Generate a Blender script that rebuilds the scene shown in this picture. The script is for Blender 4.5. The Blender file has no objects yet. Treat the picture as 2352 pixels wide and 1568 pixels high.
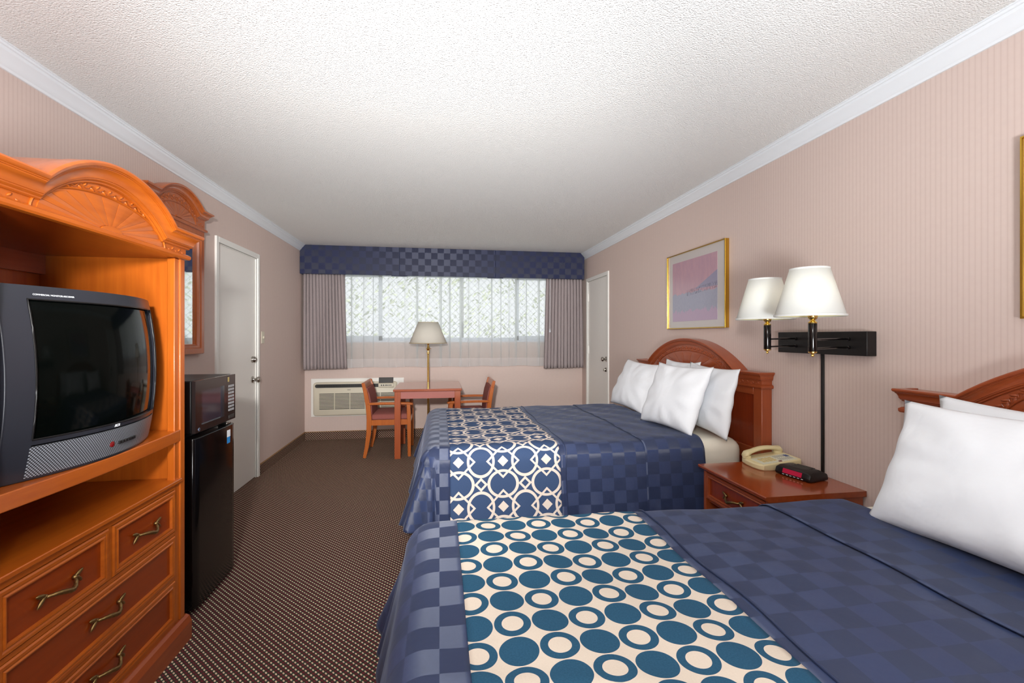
import bpy, bmesh, math, random
from mathutils import Vector, Matrix
random.seed(7)
C = bpy.context.scene.collection
PI = math.pi
L, R, D, HC = -1.694, 1.975, 6.105, 2.447      # left wall, right wall, back wall, ceiling
YF = -1.9                                       # wall behind the camera
sn, cs = math.sin, math.cos

# ------------------------------------------------------------------ helpers
def srgb(r, g, b):
    f = lambda c: (c/255/12.92) if c/255 <= .04045 else ((c/255+.055)/1.055)**2.4
    return (f(r), f(g), f(b), 1)

class X:
    """socket wrapper for building math node expressions"""
    t = None
    def __init__(s, k): s.k = k
    @staticmethod
    def m(op, *a, clamp=False):
        n = X.t.nodes.new('ShaderNodeMath'); n.operation = op; n.use_clamp = clamp
        for i, v in enumerate(a):
            if isinstance(v, X): X.t.links.new(v.k, n.inputs[i])
            else: n.inputs[i].default_value = v
        return X(n.outputs[0])
    def __add__(s, o): return X.m('ADD', s, o)
    __radd__ = __add__
    def __sub__(s, o): return X.m('SUBTRACT', s, o)
    def __rsub__(s, o): return X.m('SUBTRACT', o, s)
    def __mul__(s, o): return X.m('MULTIPLY', s, o)
    __rmul__ = __mul__
    def __truediv__(s, o): return X.m('DIVIDE', s, o)
    def abs(s): return X.m('ABSOLUTE', s)
    def frac(s): return X.m('FRACT', s)
    def lt(s, o): return X.m('LESS_THAN', s, o)
    def gt(s, o): return X.m('GREATER_THAN', s, o)
    def mx(s, o): return X.m('MAXIMUM', s, o)
    def sqrt(s): return X.m('SQRT', s)
    def floor(s): return X.m('FLOOR', s)

def mat(name, color=(.8, .8, .8, 1), rough=.5, metal=0, spec=.5, coat=0, sheen=0, emit=None, es=0, trans=0, ior=1.45):
    m = bpy.data.materials.new(name); m.use_nodes = True
    b = m.node_tree.nodes['Principled BSDF']
    b.inputs['Base Color'].default_value = color
    b.inputs['Roughness'].default_value = rough
    b.inputs['Metallic'].default_value = metal
    b.inputs['Specular IOR Level'].default_value = spec
    b.inputs['Coat Weight'].default_value = coat
    b.inputs['Coat Roughness'].default_value = .12
    b.inputs['Sheen Weight'].default_value = sheen
    b.inputs['Transmission Weight'].default_value = trans
    b.inputs['IOR'].default_value = ior
    if emit: b.inputs['Emission Color'].default_value = emit; b.inputs['Emission Strength'].default_value = es
    X.t = m.node_tree
    return m, m.node_tree, b
def node(t, ty, **kw):
    n = t.nodes.new(ty)
    for k, v in kw.items():
        if k.startswith('i_'): n.inputs[k[2:].replace('_', ' ')].default_value = v
        else: setattr(n, k, v)
    return n
def coords(t, kind='Object'):
    tc = t.nodes.new('ShaderNodeTexCoord'); s = t.nodes.new('ShaderNodeSeparateXYZ')
    t.links.new(tc.outputs[kind], s.inputs[0])
    return tc.outputs[kind], X(s.outputs[0]), X(s.outputs[1]), X(s.outputs[2])
def mix(t, fac, a, b):
    n = t.nodes.new('ShaderNodeMix'); n.data_type = 'RGBA'
    if isinstance(fac, X): t.links.new(fac.k, n.inputs['Factor'])
    else: n.inputs['Factor'].default_value = fac
    for v, k in ((a, 'A'), (b, 'B')):
        sock = [i for i in n.inputs if i.name == k and i.type == 'RGBA'][0]
        if isinstance(v, tuple): sock.default_value = v
        else: t.links.new(v, sock)
    return [o for o in n.outputs if o.type == 'RGBA'][0]
def noise(t, vec, scale, detail=2, rough=.5, stretch=None):
    if stretch:
        mp = t.nodes.new('ShaderNodeMapping'); mp.inputs['Scale'].default_value = stretch
        t.links.new(vec, mp.inputs[0]); vec = mp.outputs[0]
    n = node(t, 'ShaderNodeTexNoise', i_Scale=scale, i_Detail=detail, i_Roughness=rough)
    t.links.new(vec, n.inputs['Vector']); return X(n.outputs[0])
def bump(t, b, h, strength=.3, dist=.005):
    n = node(t, 'ShaderNodeBump', i_Strength=strength, i_Distance=dist)
    t.links.new(h.k, n.inputs['Height']); t.links.new(n.outputs[0], b.inputs['Normal'])

class MB:
    def __init__(s): s.b = bmesh.new()
    def v(s, p): return s.b.verts.new(p)
    def f(s, vs):
        try: return s.b.faces.new(vs)
        except ValueError: return None
    def box(s, x0, x1, y0, y1, z0, z1):
        P = [s.v((x, y, z)) for x in (x0, x1) for y in (y0, y1) for z in (z0, z1)]
        for q in ((0,1,3,2),(4,6,7,5),(0,4,5,1),(2,3,7,6),(0,2,6,4),(1,5,7,3)): s.f([P[i] for i in q])
        return s
    def loft(s, rings, closed=True, caps=True):
        rr = [[s.v(p) for p in r] for r in rings]
        n = len(rr[0])
        for a, b in zip(rr, rr[1:]):
            for i in range(n if closed else n-1):
                j = (i+1) % n; s.f([a[i], a[j], b[j], b[i]])
        if caps and closed: s.f(rr[0][::-1]); s.f(rr[-1])
        return s
    def prism(s, poly, fn):          # poly (u,v); fn(u,v,k) for k in 0,1
        return s.loft([[fn(u, v, 0) for u, v in poly], [fn(u, v, 1) for u, v in poly]])
    def lathe(s, cx, cy, prof, n=24, caps=True):
        return s.loft([[(cx+r*cs(2*PI*i/n), cy+r*sn(2*PI*i/n), z) for i in range(n)] for r, z in prof], caps=caps)
    def tube(s, pts, r, n=8, caps=True):
        pts = [Vector(p) for p in pts]; rings = []
        rs = r if isinstance(r, (list, tuple)) else [r]*len(pts)
        up = None
        for i, p in enumerate(pts):
            d = (pts[min(i+1, len(pts)-1)] - pts[max(i-1, 0)]).normalized()
            if up is None:
                up = d.cross(Vector((0, 0, 1)));
                if up.length < .1: up = d.cross(Vector((1, 0, 0)))
            up = (up - d*up.dot(d)).normalized(); w = d.cross(up)
            rings.append([p + (up*cs(2*PI*k/n) + w*sn(2*PI*k/n))*rs[i] for k in range(n)])
        return s.loft(rings, caps=caps)
    def blob(s, c, ax, n=10, m=6):     # ax: three vectors
        c = Vector(c); ax = [Vector(a) for a in ax]; rings = []
        for j in range(m+1):
            t = PI*j/m; rr = max(sn(t), .02)
            rings.append([c + ax[0]*cs(2*PI*i/n)*rr + ax[1]*sn(2*PI*i/n)*rr + ax[2]*cs(t) for i in range(n)])
        return s.loft(rings)
    def grid(s, nu, nv, fn, uv=None):
        g = [[s.v(fn(i/nu, j/nv)) for j in range(nv+1)] for i in range(nu+1)]
        lay = s.b.loops.layers.uv.verify() if uv else None
        for i in range(nu):
            for j in range(nv):
                f = s.f([g[i][j], g[i+1][j], g[i+1][j+1], g[i][j+1]])
                if uv and f:
                    for lp, (a, b) in zip(f.loops, ((i, j), (i+1, j), (i+1, j+1), (i, j+1))): lp[lay].uv = uv(a/nu, b/nv)
        return s

def world(o):
    m = o.matrix_basis.copy()
    if o.parent: m = world(o.parent) @ o.matrix_parent_inverse @ m
    return m
def put(o, parent):
    C.objects.link(o)
    if parent: o.parent = parent; o.matrix_parent_inverse = world(parent).inverted()
    return o
def obj(name, mb, m, parent=None, bevel=0, smooth=35, normals=True, solid=0, label=None, xf=None):
    if normals: bmesh.ops.recalc_face_normals(mb.b, faces=mb.b.faces)
    if xf: bmesh.ops.transform(mb.b, matrix=xf, verts=mb.b.verts)
    me = bpy.data.meshes.new(name); mb.b.to_mesh(me); mb.b.free()
    me.materials.append(m[0] if isinstance(m, tuple) else m)
    if smooth:
        me.polygons.foreach_set('use_smooth', [True]*len(me.polygons)); me.set_sharp_from_angle(angle=math.radians(smooth))
    o = bpy.data.objects.new(name, me); put(o, parent)
    if solid:
        md = o.modifiers.new('thickness', 'SOLIDIFY'); md.thickness = solid; md.offset = -1
    if bevel:
        md = o.modifiers.new('bevel', 'BEVEL'); md.width = bevel; md.segments = 2; md.limit_method = 'ANGLE'; md.angle_limit = math.radians(40)
        md.harden_normals = False
    if label: o['label'] = label
    return o
def tag(o, label, cat, group=None):
    o['label'] = label; o['category'] = cat
    if group: o['group'] = group
    return o
def thing(name, loc, label, cat, group=None, rz=0):
    o = bpy.data.objects.new(name, None); o.location = loc; o.rotation_euler = (0, 0, rz); o.empty_display_size = .1
    C.objects.link(o); return tag(o, label, cat, group)
def struct(name, mb, m, parent=None, **k):
    o = obj(name, mb, m, parent, **k)
    if not parent: o['kind'] = 'structure'
    return o
def copy_tree(o, parent=None):
    c = o.copy(); C.objects.link(c); c.parent = parent
    if parent: c.matrix_parent_inverse = o.matrix_parent_inverse.copy()
    for ch in [x for x in bpy.data.objects if x.parent == o]: copy_tree(ch, c)
    return c
def text(name, body, size, origin, right, up, m, parent, ext=.0004, shear=0, bold=0):
    cu = bpy.data.curves.new(name, 'FONT'); cu.body = body; cu.size = size; cu.extrude = ext; cu.shear = shear; cu.offset = bold
    cu.align_x = 'CENTER'; cu.align_y = 'CENTER'
    tmp = bpy.data.objects.new('tmp', cu); C.objects.link(tmp)
    me = bpy.data.meshes.new_from_object(tmp.evaluated_get(bpy.context.evaluated_depsgraph_get()))
    bpy.data.objects.remove(tmp); bpy.data.curves.remove(cu)
    r, u = Vector(right).normalized(), Vector(up).normalized(); n = r.cross(u)
    M = Matrix((r, u, n)).transposed().to_4x4(); M.translation = Vector(origin)
    me.transform(M); me.materials.clear(); me.materials.append(m[0])
    o = bpy.data.objects.new(name, me); return put(o, parent)

# ------------------------------------------------------------------ materials
def wallpaper(name, axis):
    m, t, b = mat(name, rough=.75, spec=.25)
    v, x, y, z = coords(t)
    a = x if axis == 'x' else y
    p = (a/.0195).frac()
    line = (p-.5).abs().lt(.17)
    p2 = (a/.0065).frac(); fine = (p2-.5).abs().lt(.25)
    n = noise(t, v, 45, 3)
    c = mix(t, line*.4 + fine*.15, srgb(216, 197, 188), srgb(200, 177, 168))
    c = mix(t, n*.25, c, srgb(192, 168, 162))
    t.links.new(c, b.inputs['Base Color']); bump(t, b, noise(t, v, 400, 2), .1, .001)
    return m, t, b
M_wx, M_wy = wallpaper('wallpaper_x', 'x'), wallpaper('wallpaper_y', 'y')
M_ceil = mat('popcorn_ceiling', srgb(238, 238, 236), .9, spec=.1)
_t = M_ceil[1]; _v = coords(_t)[0]
_vo = node(_t, 'ShaderNodeTexVoronoi', i_Scale=160.0); _t.links.new(_v, _vo.inputs['Vector'])
bump(_t, M_ceil[2], X(_vo.outputs[0])*-.8 + noise(_t, _v, 220, 3, .6), .6, .006)
M_crown = mat('crown_paint', srgb(232, 236, 240), .35)
def carpet():
    m, t, b = mat('carpet', rough=.95, spec=.1)
    v, x, y, z = coords(t)
    a = x; q = y
    # on vertical faces use height in place of the horizontal axis that does not vary
    g = t.nodes.new('ShaderNodeNewGeometry'); s = t.nodes.new('ShaderNodeSeparateXYZ'); t.links.new(g.outputs['True Normal'], s.inputs[0])
    nx, ny = X(s.outputs[0]).abs().gt(.7), X(s.outputs[1]).abs().gt(.7)
    a = x*(1-nx) + z*nx; q = y*(1-ny) + z*ny
    def dots(ox, oy, ra, rb):
        r = None
        for sx, sy in ((0, 0), (.5, .5)):
            u = ((a/.0275 + ox + sx).frac() - .5)*.0275; w = ((q/.0275 + oy + sy).frac() - .5)*.0275
            # elongated on the diagonal
            u = u + w*.45; e = ((u*u)/(ra*ra) + (w*w)/(rb*rb)).sqrt().lt(1)
            r = e if r is None else r.mx(e)
        return r
    base = mix(t, noise(t, v, 300, 2), srgb(50, 38, 34), srgb(80, 62, 54))
    base = mix(t, dots(.25, .25, .0045, .005)*.75, base, srgb(120, 44, 58))
    base = mix(t, dots(.75, .25, .0045, .005)*.75, base, srgb(44, 84, 70))
    base = mix(t, dots(0, 0, .0038, .0056), base, srgb(216, 190, 162))
    t.links.new(base, b.inputs['Base Color'])
    bump(t, b, noise(t, v, 500, 2), .3, .003)
    return m, t, b
M_carpet = carpet()
M_binding = mat('carpet_binding', srgb(150, 112, 72), .7)
def wood(name, c1, c2, axis='z', rough=.28, coat=.35, sc=6):
    m, t, b = mat(name, rough=rough, coat=coat)
    v = coords(t)[0]; st = {'z': (9, 9, .6), 'y': (9, .6, 9), 'x': (.6, 9, 9)}[axis]
    n = noise(t, v, sc, 5, .55, st); n2 = noise(t, v, 2.2, 2)
    f = (n*1.1 + n2*.5 - .35)
    f = X.m('MULTIPLY', f, 1.0, clamp=True)
    t.links.new(mix(t, f, c1, c2), b.inputs['Base Color'])
    bump(t, b, n, .05, .001)
    return m, t, b
OR1, OR2 = srgb(192, 99, 28), srgb(154, 68, 15)
M_oakz = wood('cherry_orange_z', OR1, OR2, 'z'); M_oaky = wood('cherry_orange_y', OR1, OR2, 'y')
M_panel = wood('cherry_dark_panel', srgb(152, 60, 10), srgb(124, 44, 8), 'y')
M_redy = wood('cherry_red_y', srgb(166, 82, 44), srgb(138, 60, 28), 'y')
M_redz = wood('cherry_red_z', srgb(166, 82, 44), srgb(138, 60, 28), 'z')
M_mir = wood('mirror_wood', srgb(196, 106, 52), srgb(166, 80, 34), 'z')
M_redp = wood('cherry_red_panel', srgb(150, 58, 22), srgb(120, 40, 14), 'z', rough=.18, coat=.6)
M_nsx = wood('nightstand_top', srgb(158, 70, 30), srgb(130, 54, 22), 'y', rough=.2, coat=.6)
M_tab = wood('table_top_wood', srgb(176, 98, 70), srgb(150, 76, 52), 'x', rough=.15, coat=.7)
M_tleg = wood('table_leg_wood', srgb(174, 88, 48), srgb(146, 68, 36), 'z')
M_chair = wood('chair_wood', srgb(190, 104, 44), srgb(160, 80, 30), 'z')
M_mauve = mat('mauve_fabric', srgb(150, 84, 76), .85, spec=.2)
_t = M_mauve[1]; _v = coords(_t)[0]
_t.links.new(mix(_t, noise(_t, _v, 220, 2), srgb(158, 96, 88), srgb(134, 76, 70)), M_mauve[2].inputs['Base Color'])
M_apron = mat('table_apron_paint', srgb(170, 98, 88), .5)
M_brass = mat('polished_brass', srgb(238, 204, 122), .22, metal=1)
M_gold = mat('gold_frame', srgb(205, 165, 70), .22, metal=1)
M_bronze = mat('antique_bronze', srgb(150, 122, 78), .38, metal=1)
M_chrome = mat('satin_nickel', srgb(176, 170, 162), .22, metal=1)
M_door = mat('door_paint', srgb(236, 232, 226), .5)
M_trim = mat('trim_paint', srgb(236, 234, 228), .4)
M_black = mat('black_enamel', srgb(10, 8, 9), .12, spec=.6)
M_blackm = mat('black_textured', srgb(17, 15, 16), .4)
M_blackd = mat('black_soft', srgb(6, 6, 7), .6)
M_tv = mat('tv_casing', srgb(40, 41, 48), .3)
M_screen = mat('tube_glass', srgb(4, 6, 5), .08, spec=.1)
M_white = mat('white_print', srgb(225, 228, 232), .5)
M_blueprint = mat('blue_print', srgb(30, 130, 200), .5)
M_red = mat('red_lens', srgb(120, 20, 22), .15)
M_grey = mat('grey_key', srgb(150, 150, 152), .5)
M_dkgrey = mat('dark_grey_plastic', srgb(52, 50, 48), .45)
M_cream = mat('cream_plastic', srgb(214, 206, 186), .4)
M_phone = mat('almond_plastic', srgb(222, 206, 160), .35)
M_phone2 = mat('almond_keys', srgb(206, 184, 128), .4)
M_label = mat('phone_card', srgb(214, 212, 190), .5)
M_clocklit = mat('clock_display', srgb(120, 6, 40), .3, emit=srgb(210, 10, 60), es=.22)
M_digit = mat('clock_digit', srgb(200, 10, 60), .3, emit=srgb(255, 60, 90), es=1.2)
M_mirror = mat('mirror_silver', srgb(235, 238, 236), .02, metal=1)
M_mat_board = mat('mat_board', srgb(196, 188, 184), .3, coat=.4)
M_alu = mat('white_aluminium', srgb(214, 222, 232), .4)
M_pillow = mat('pillow_cotton', srgb(232, 234, 238), .85, spec=.2, sheen=.15)
bump(M_pillow[1], M_pillow[2], noise(M_pillow[1], coords(M_pillow[1])[0], 9, 3, .6), .25, .02)
M_sheet = mat('cream_sheet', srgb(228, 220, 204), .8, spec=.2)
bump(M_sheet[1], M_sheet[2], noise(M_sheet[1], coords(M_sheet[1])[0], 14, 2), .15, .01)
M_matt = mat('mattress_ticking', srgb(196, 190, 180), .8)
M_drape = mat('grey_drape', srgb(122, 112, 112), .85, spec=.2)
_t = M_drape[1]; _v, _x, _y, _z = coords(_t)
_t.links.new(mix(_t, noise(_t, _v, 120, 3, .6), srgb(170, 158, 157), srgb(146, 134, 135)), M_drape[2].inputs['Base Color'])

def checks(name, size, ox=0, oy=0, kind='UV', ca=srgb(41, 51, 79), cb=srgb(51, 63, 96), zy=False):
    m, t, b = mat(name, rough=.6, spec=.3, sheen=.25)
    v, x, y, z = coords(t, kind)
    if zy: y = z
    k = ((x/size + ox).floor() + (y/size + oy).floor())/2
    k = k.frac().gt(.25)
    n = noise(t, v, 90, 3)
    base = mix(t, k, ca, cb)
    base = mix(t, n*.35, base, srgb(36, 44, 74))
    t.links.new(base, b.inputs['Base Color'])
    b.inputs['Roughness'].default_value = .6
    b.inputs['Specular IOR Level'].default_value = .85
    b.inputs['Anisotropic'].default_value = .92
    rr_ = k*.25; t.links.new(rr_.k, b.inputs['Anisotropic Rotation'])
    tg = node(t, 'ShaderNodeTangent'); tg.direction_type = 'UV_MAP' if kind == 'UV' else 'RADIAL'
    t.links.new(tg.outputs[0], b.inputs['Tangent'])
    b.inputs['Sheen Weight'].default_value = .15
    b.inputs['Sheen Roughness'].default_value = .35
    b.inputs['Sheen Tint'].default_value = srgb(170, 180, 205)
    bump(t, b, noise(t, v, 11, 3, .55)*1.0 + noise(t, v, 700, 1)*.03, .3 if kind == 'UV' else .0, .008)
    return m, t, b
M_check = checks('navy_damask_checks', .071)
M_val = checks('valance_checks', .0805, .3, .35, 'Object', srgb(31, 36, 62), srgb(42, 48, 80), zy=True)

def circles():
    m, t, b = mat('circle_print', rough=.75, spec=.2)
    v, x, y, z = coords(t, 'UV')
    p = .0834
    u = (x - .157)/p + .5; w = (y - 1.142)/p + .5
    # uv: x = distance from the near-left seam side; circle centres at u = .5 + k
    iu, iw = u.floor(), w.floor()
    du, dw = u - iu - .5, w - iw - .5
    r = (du*du + dw*dw).sqrt()
    alt = ((iu + iw)/2).frac().lt(.25)
    disk = r.lt(.482); hole = r.lt(.285)*alt
    f = disk*(1-hole)
    n = noise(t, v, 260, 3, .7)
    blue = mix(t, n, srgb(22, 58, 84), srgb(46, 90, 116))
    cream = mix(t, n, srgb(200, 184, 168), srgb(212, 198, 183))
    t.links.new(mix(t, f, cream, blue), b.inputs['Base Color'])
    bump(t, b, noise(t, v, 10, 2), .12, .01)
    return m, t, b
UX, VY = 0.35, 2.4656
def lattice():
    m, t, b = mat('lattice_print', rough=.75, spec=.2)
    v, x, y, z = coords(t, 'UV')
    p = .247
    u = (x - UX)/p; w = (y - VY)/p
    def cen(ou, ow): return (u + .5 + ou).frac() - .5, (w + .5 + ow).frac() - .5
    u0, w0 = cen(0, 0); l1 = u0.abs() + w0.abs()
    f = l1.lt(.122).mx((l1 - .352).abs().lt(.031))
    u1, w1 = cen(.5, .5); l2 = u1.abs() + w1.abs()
    f = f.mx((l2 - .118).abs().lt(.034))
    u2, w2 = cen(.5, 0)
    def ell(a, c, ra, rc): 
        e = ((a*a)/(ra*ra) + (c*c)/(rc*rc)).sqrt()
        return (e - 1).abs().lt(.1)
    f = f.mx(ell(u2, w2, .285, .325))
    u3, w3 = cen(0, .5)
    f = f.mx(ell(u3, w3, .325, .285))
    n = noise(t, v, 260, 3, .7)
    blue = mix(t, n, srgb(42, 58, 88), srgb(62, 82, 116))
    t.links.new(mix(t, f, blue, srgb(210, 196, 184)), b.inputs['Base Color'])
    return m, t, b
M_circ, M_latt = circles(), lattice()

def grille_mat():
    m, t, b = mat('speaker_grille', srgb(40, 40, 44), .4)
    v, x, y, z = coords(t)
    p = .0074; r = None
    for s in (0, .5):
        u = (y/p + s).frac() - .5; w = (z/(p*1.2) + s).frac() - .5
        e = (u*u + w*w).sqrt().lt(.27); r = e if r is None else r.mx(e)
    t.links.new(mix(t, r, srgb(34, 34, 38), srgb(150, 154, 162)), b.inputs['Base Color'])
    return m, t, b
M_grille = grille_mat()
def painting(name, flip=False):
    m, t, b = mat(name, rough=.3, coat=.4)
    v, x, y, z = coords(t)
    h = (z - 1.443)/.49; w = (3.573 - y)/.62 if not flip else (1.15 - y)/.62
    n = noise(t, v, 9, 4, .6, (1, 3, 1)); n2 = noise(t, v, 60, 4, .7, (1, 3, .7))
    c = mix(t, X.m('MULTIPLY', n + n2*.4 - .3, 1.2, clamp=True), srgb(172, 140, 156), srgb(198, 156, 162))
    sea = (h + n*.12).lt(.52)
    c = mix(t, sea*.85, c, mix(t, n2, srgb(128, 142, 164), srgb(172, 172, 188)))
    hill = (h - .48 - (w - .5)*.5).lt(0)*h.gt(.5)*w.gt(.5)
    c = mix(t, hill*.8, c, srgb(138, 142, 166))
    low = (h + n*.3).lt(.32)
    c = mix(t, low*.6, c, srgb(190, 150, 176))
    birds = ((h - .42 - w*.1).abs().lt(.05))*w.gt(.35)*n2.gt(.55)
    c = mix(t, birds*.8, c, srgb(70, 66, 86))
    t.links.new(c, b.inputs['Base Color']); return m, t, b
M_art, M_art2 = painting('pastel_art'), painting('pastel_art_second', True)

def cloth_mix(name, col, alpha, transl=.5, edge=.35):
    m = bpy.data.materials.new(name); m.use_nodes = True; t = m.node_tree; X.t = t
    t.nodes.remove(t.nodes['Principled BSDF']); out = t.nodes['Material Output']
    d = node(t, 'ShaderNodeBsdfDiffuse'); d.inputs[0].default_value = col
    tr = node(t, 'ShaderNodeBsdfTranslucent'); tr.inputs[0].default_value = col
    tp = node(t, 'ShaderNodeBsdfTransparent')
    m1 = node(t, 'ShaderNodeMixShader'); m1.inputs[0].default_value = transl
    t.links.new(d.outputs[0], m1.inputs[1]); t.links.new(tr.outputs[0], m1.inputs[2])
    m2 = node(t, 'ShaderNodeMixShader'); t.links.new(tp.outputs[0], m2.inputs[1]); t.links.new(m1.outputs[0], m2.inputs[2])
    lw = node(t, 'ShaderNodeLayerWeight'); lw.inputs[0].default_value = .5
    a = X.m('ADD', X(lw.outputs['Facing'])*edge, alpha, clamp=True)
    t.links.new(a.k, m2.inputs[0]); t.links.new(m2.outputs[0], out.inputs[0])
    return (m, t, None)
M_sheer = cloth_mix('sheer_voile', srgb(228, 232, 232), .50, .6, .6)
M_hem = cloth_mix('sheer_hem', srgb(240, 240, 240), .68, .5, .6)
M_shade = cloth_mix('lamp_shade_linen', srgb(246, 247, 244), 1, .3, 0)
M_shade2 = cloth_mix('floor_shade_linen', srgb(238, 234, 224), 1, .35, 0)
M_lining = cloth_mix('yellow_lining', srgb(242, 236, 196), 1, .5, 0)
M_glass = cloth_mix('window_glass', (1, 1, 1, 1), .0, 0, 0)
_g = M_glass[1]; _gl = node(_g, 'ShaderNodeBsdfGlossy'); _gl.inputs['Roughness'].default_value = .35
_mx = [n for n in _g.nodes if n.type == 'MIX_SHADER'][-1]
_g.links.new(_gl.outputs[0], _mx.inputs[2])
for l in list(_mx.inputs[0].links): _g.links.remove(l)
_mx.inputs[0].default_value = .003
M_leaf = mat('hedge_leaf', srgb(150, 175, 110), .6)
_t = M_leaf[1]; _v = coords(_t)[0]
_t.links.new(mix(_t, noise(_t, _v, 5, 3), srgb(136, 156, 116), srgb(222, 228, 200)), M_leaf[2].inputs['Base Color'])
M_wire = mat('galvanised_wire', srgb(150, 155, 158), .5)
M_ground = mat('pale_concrete', srgb(200, 198, 190), .9)
M_bark = mat('bark', srgb(120, 105, 90), .9)

# ------------------------------------------------------------------ room shell
struct('floor', MB().box(L-.15, R+.15, YF-.15, D+.15, -.12, 0), M_carpet, smooth=0)
struct('ceiling', MB().box(L-.15, R+.15, YF-.15, D+.15, HC, HC+.12), M_ceil, smooth=0)
DL0, DL1, DH = 3.812, 4.575, 2.05        # left door opening
DR0, DR1 = 5.128, 5.86
b = MB().box(L-.15, L, YF, DL0, 0, HC).box(L-.15, L, DL1, D, 0, HC).box(L-.15, L, DL0, DL1, DH, HC)
struct('wall_left', b, M_wy, smooth=0)
b = MB().box(R, R+.15, YF, DR0, 0, HC).box(R, R+.15, DR1, D, 0, HC).box(R, R+.15, DR0, DR1, DH, HC)
struct('wall_right', b, M_wy, smooth=0)
WX0, WX1, WZ0, WZ1 = -1.42, 1.69, 1.241, 2.17
b = MB().box(L-.15, WX0, D, D+.15, 0, HC).box(WX1, R+.15, D, D+.15, 0, HC).box(WX0, WX1, D, D+.15, 0, WZ0).box(WX0, WX1, D, D+.15, WZ1, HC)
struct('wall_back', b, M_wx, smooth=0)
struct('wall_front', MB().box(L-.15, R+.15, YF-.15, YF, 0, HC), M_wx, smooth=0)
# crown moulding
prof = [(0, .075), (.008, .075), (.012, .066), (.018, .062), (.026, .05), (.038, .034), (.05, .024), (.053, .014), (.06, .013), (.062, .005), (.068, .004), (.068, 0), (0, 0)]
struct('trim_1', MB().prism(prof, lambda u, v, k: (L+u, (YF, D)[k], HC-v)), M_crown, smooth=30)
struct('trim_2', MB().prism(prof, lambda u, v, k: (R-u, (YF, D)[k], HC-v)), M_crown, smooth=30)
struct('trim_3', MB().prism(prof, lambda u, v, k: ((L+.068, R-.068)[k], YF+u, HC-v)), M_crown, smooth=30)
# carpet baseboards with a tan binding strip
def baseb(name, boxes):
    m = MB(); n = MB()
    for (x0, x1, y0, y1) in boxes: m.box(x0, x1, y0, y1, 0, .098); n.box(x0, x1, y0, y1, .098, .104)
    o = struct(name, m, M_carpet, smooth=0); obj('binding', n, M_binding, o, smooth=0, label='tan binding strip')
baseb('baseboard_left', [(L, L+.012, YF, 3.765), (L, L+.012, 4.622, D)])
baseb('baseboard_back', [(L+.012, R-.012, D-.012, D)])
baseb('baseboard_right', [(R-.012, R, YF, 5.08), (R-.012, R, 5.905, D)])
# doors
def door(n, side, y0, y1, trim_n, hinge_far):
    s = 1 if side == 'l' else -1; w = L if side == 'l' else R
    bx = lambda m, a0, a1, *r: m.box(min(w+s*a0, w+s*a1), max(w+s*a0, w+s*a1), *r)
    o = struct('door_%d' % n, bx(MB(), -.05, -.012, y0+.004, y1-.004, .008, DH-.004), M_door, smooth=0)
    c = MB()
    for a, bb in ((y0-.042, y0), (y1, y1+.042)): bx(c, -.06, .014, a, bb, 0, DH+.044)
    bx(c, -.06, .014, y0, y1, DH, DH+.044)
    bx(c, -.012, -.002, y0, y0+.008, 0, DH); bx(c, -.012, -.002, y1-.008, y1, 0, DH); bx(c, -.012, -.002, y0, y1, DH-.008, DH)
    struct('trim_%d' % trim_n, c, M_trim, smooth=0, bevel=.003)
    ky = y1-.07 if not hinge_far else y0+.07
    hy = y0+.004 if not hinge_far else y1-.004
    return o, s, w, ky, hy
def xl(cx, cy, cz, s, prof, m=None, n=20):      # lathe along the x axis
    m = m or MB()
    return m.loft([[(cx+s*d, cy+r*cs(2*PI*i/n), cz+r*sn(2*PI*i/n)) for i in range(n)] for r, d in prof])
knobp = [(.031, -.012), (.031, -.004), (.016, 0), (.012, .012), (.013, .02), (.024, .03), (.027, .042), (.022, .052), (.006, .056)]
boltp = [(.03, -.012), (.03, .004), (.026, .012), (.02, .016), (.018, .022), (.004, .023)]
o, s, w, ky, hy = door(1, 'l', DL0, DL1, 4, False)
obj('door_knob', xl(w, ky, .922, s, knobp), M_chrome, o, label='satin nickel round door knob')
obj('deadbolt', xl(w, ky, 1.107, s, boltp), M_chrome, o, label='satin nickel deadbolt')
for z in (1.84, .22): obj('hinge', MB().box(w-.012, w+.004, hy-.014, hy+.012, z-.05, z+.05).lathe(w+.004, hy, [(.006, z-.052), (.006, z+.052)], 10), M_trim, o)
o, s, w, ky, hy = door(2, 'r', DR0, DR1, 5, True)
obj('door_knob', xl(w, ky, 1.045, s, knobp), M_chrome, o, label='satin nickel round door knob')
kb = xl(w, ky, .918, s, [(.026, -.012), (.026, .003), (.02, .01), (.018, .018), (.004, .019)])
kb.box(w-.03, w-.014, ky-.004, ky+.004, .903, .933)
obj('deadbolt', kb, M_chrome, o, label='nickel deadbolt with thumb turn')
for z in (1.84, 1.14, .22): obj('hinge', MB().box(w-.004, w+.012, hy-.012, hy+.014, z-.05, z+.05).lathe(w-.004, hy, [(.006, z-.052), (.006, z+.052)], 10), M_trim, o)
t = thing('light_switch', (L, 4.716, 1.31), 'cream light switch plate on the left wall beside the closet door', 'light switch')
obj('plate', MB().box(L, L+.006, 4.68, 4.752, 1.252, 1.368), M_cream, t, bevel=.002)
obj('toggle', MB().box(L+.006, L+.016, 4.712, 4.72, 1.3, 1.322), M_cream, t, bevel=.001)

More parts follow.
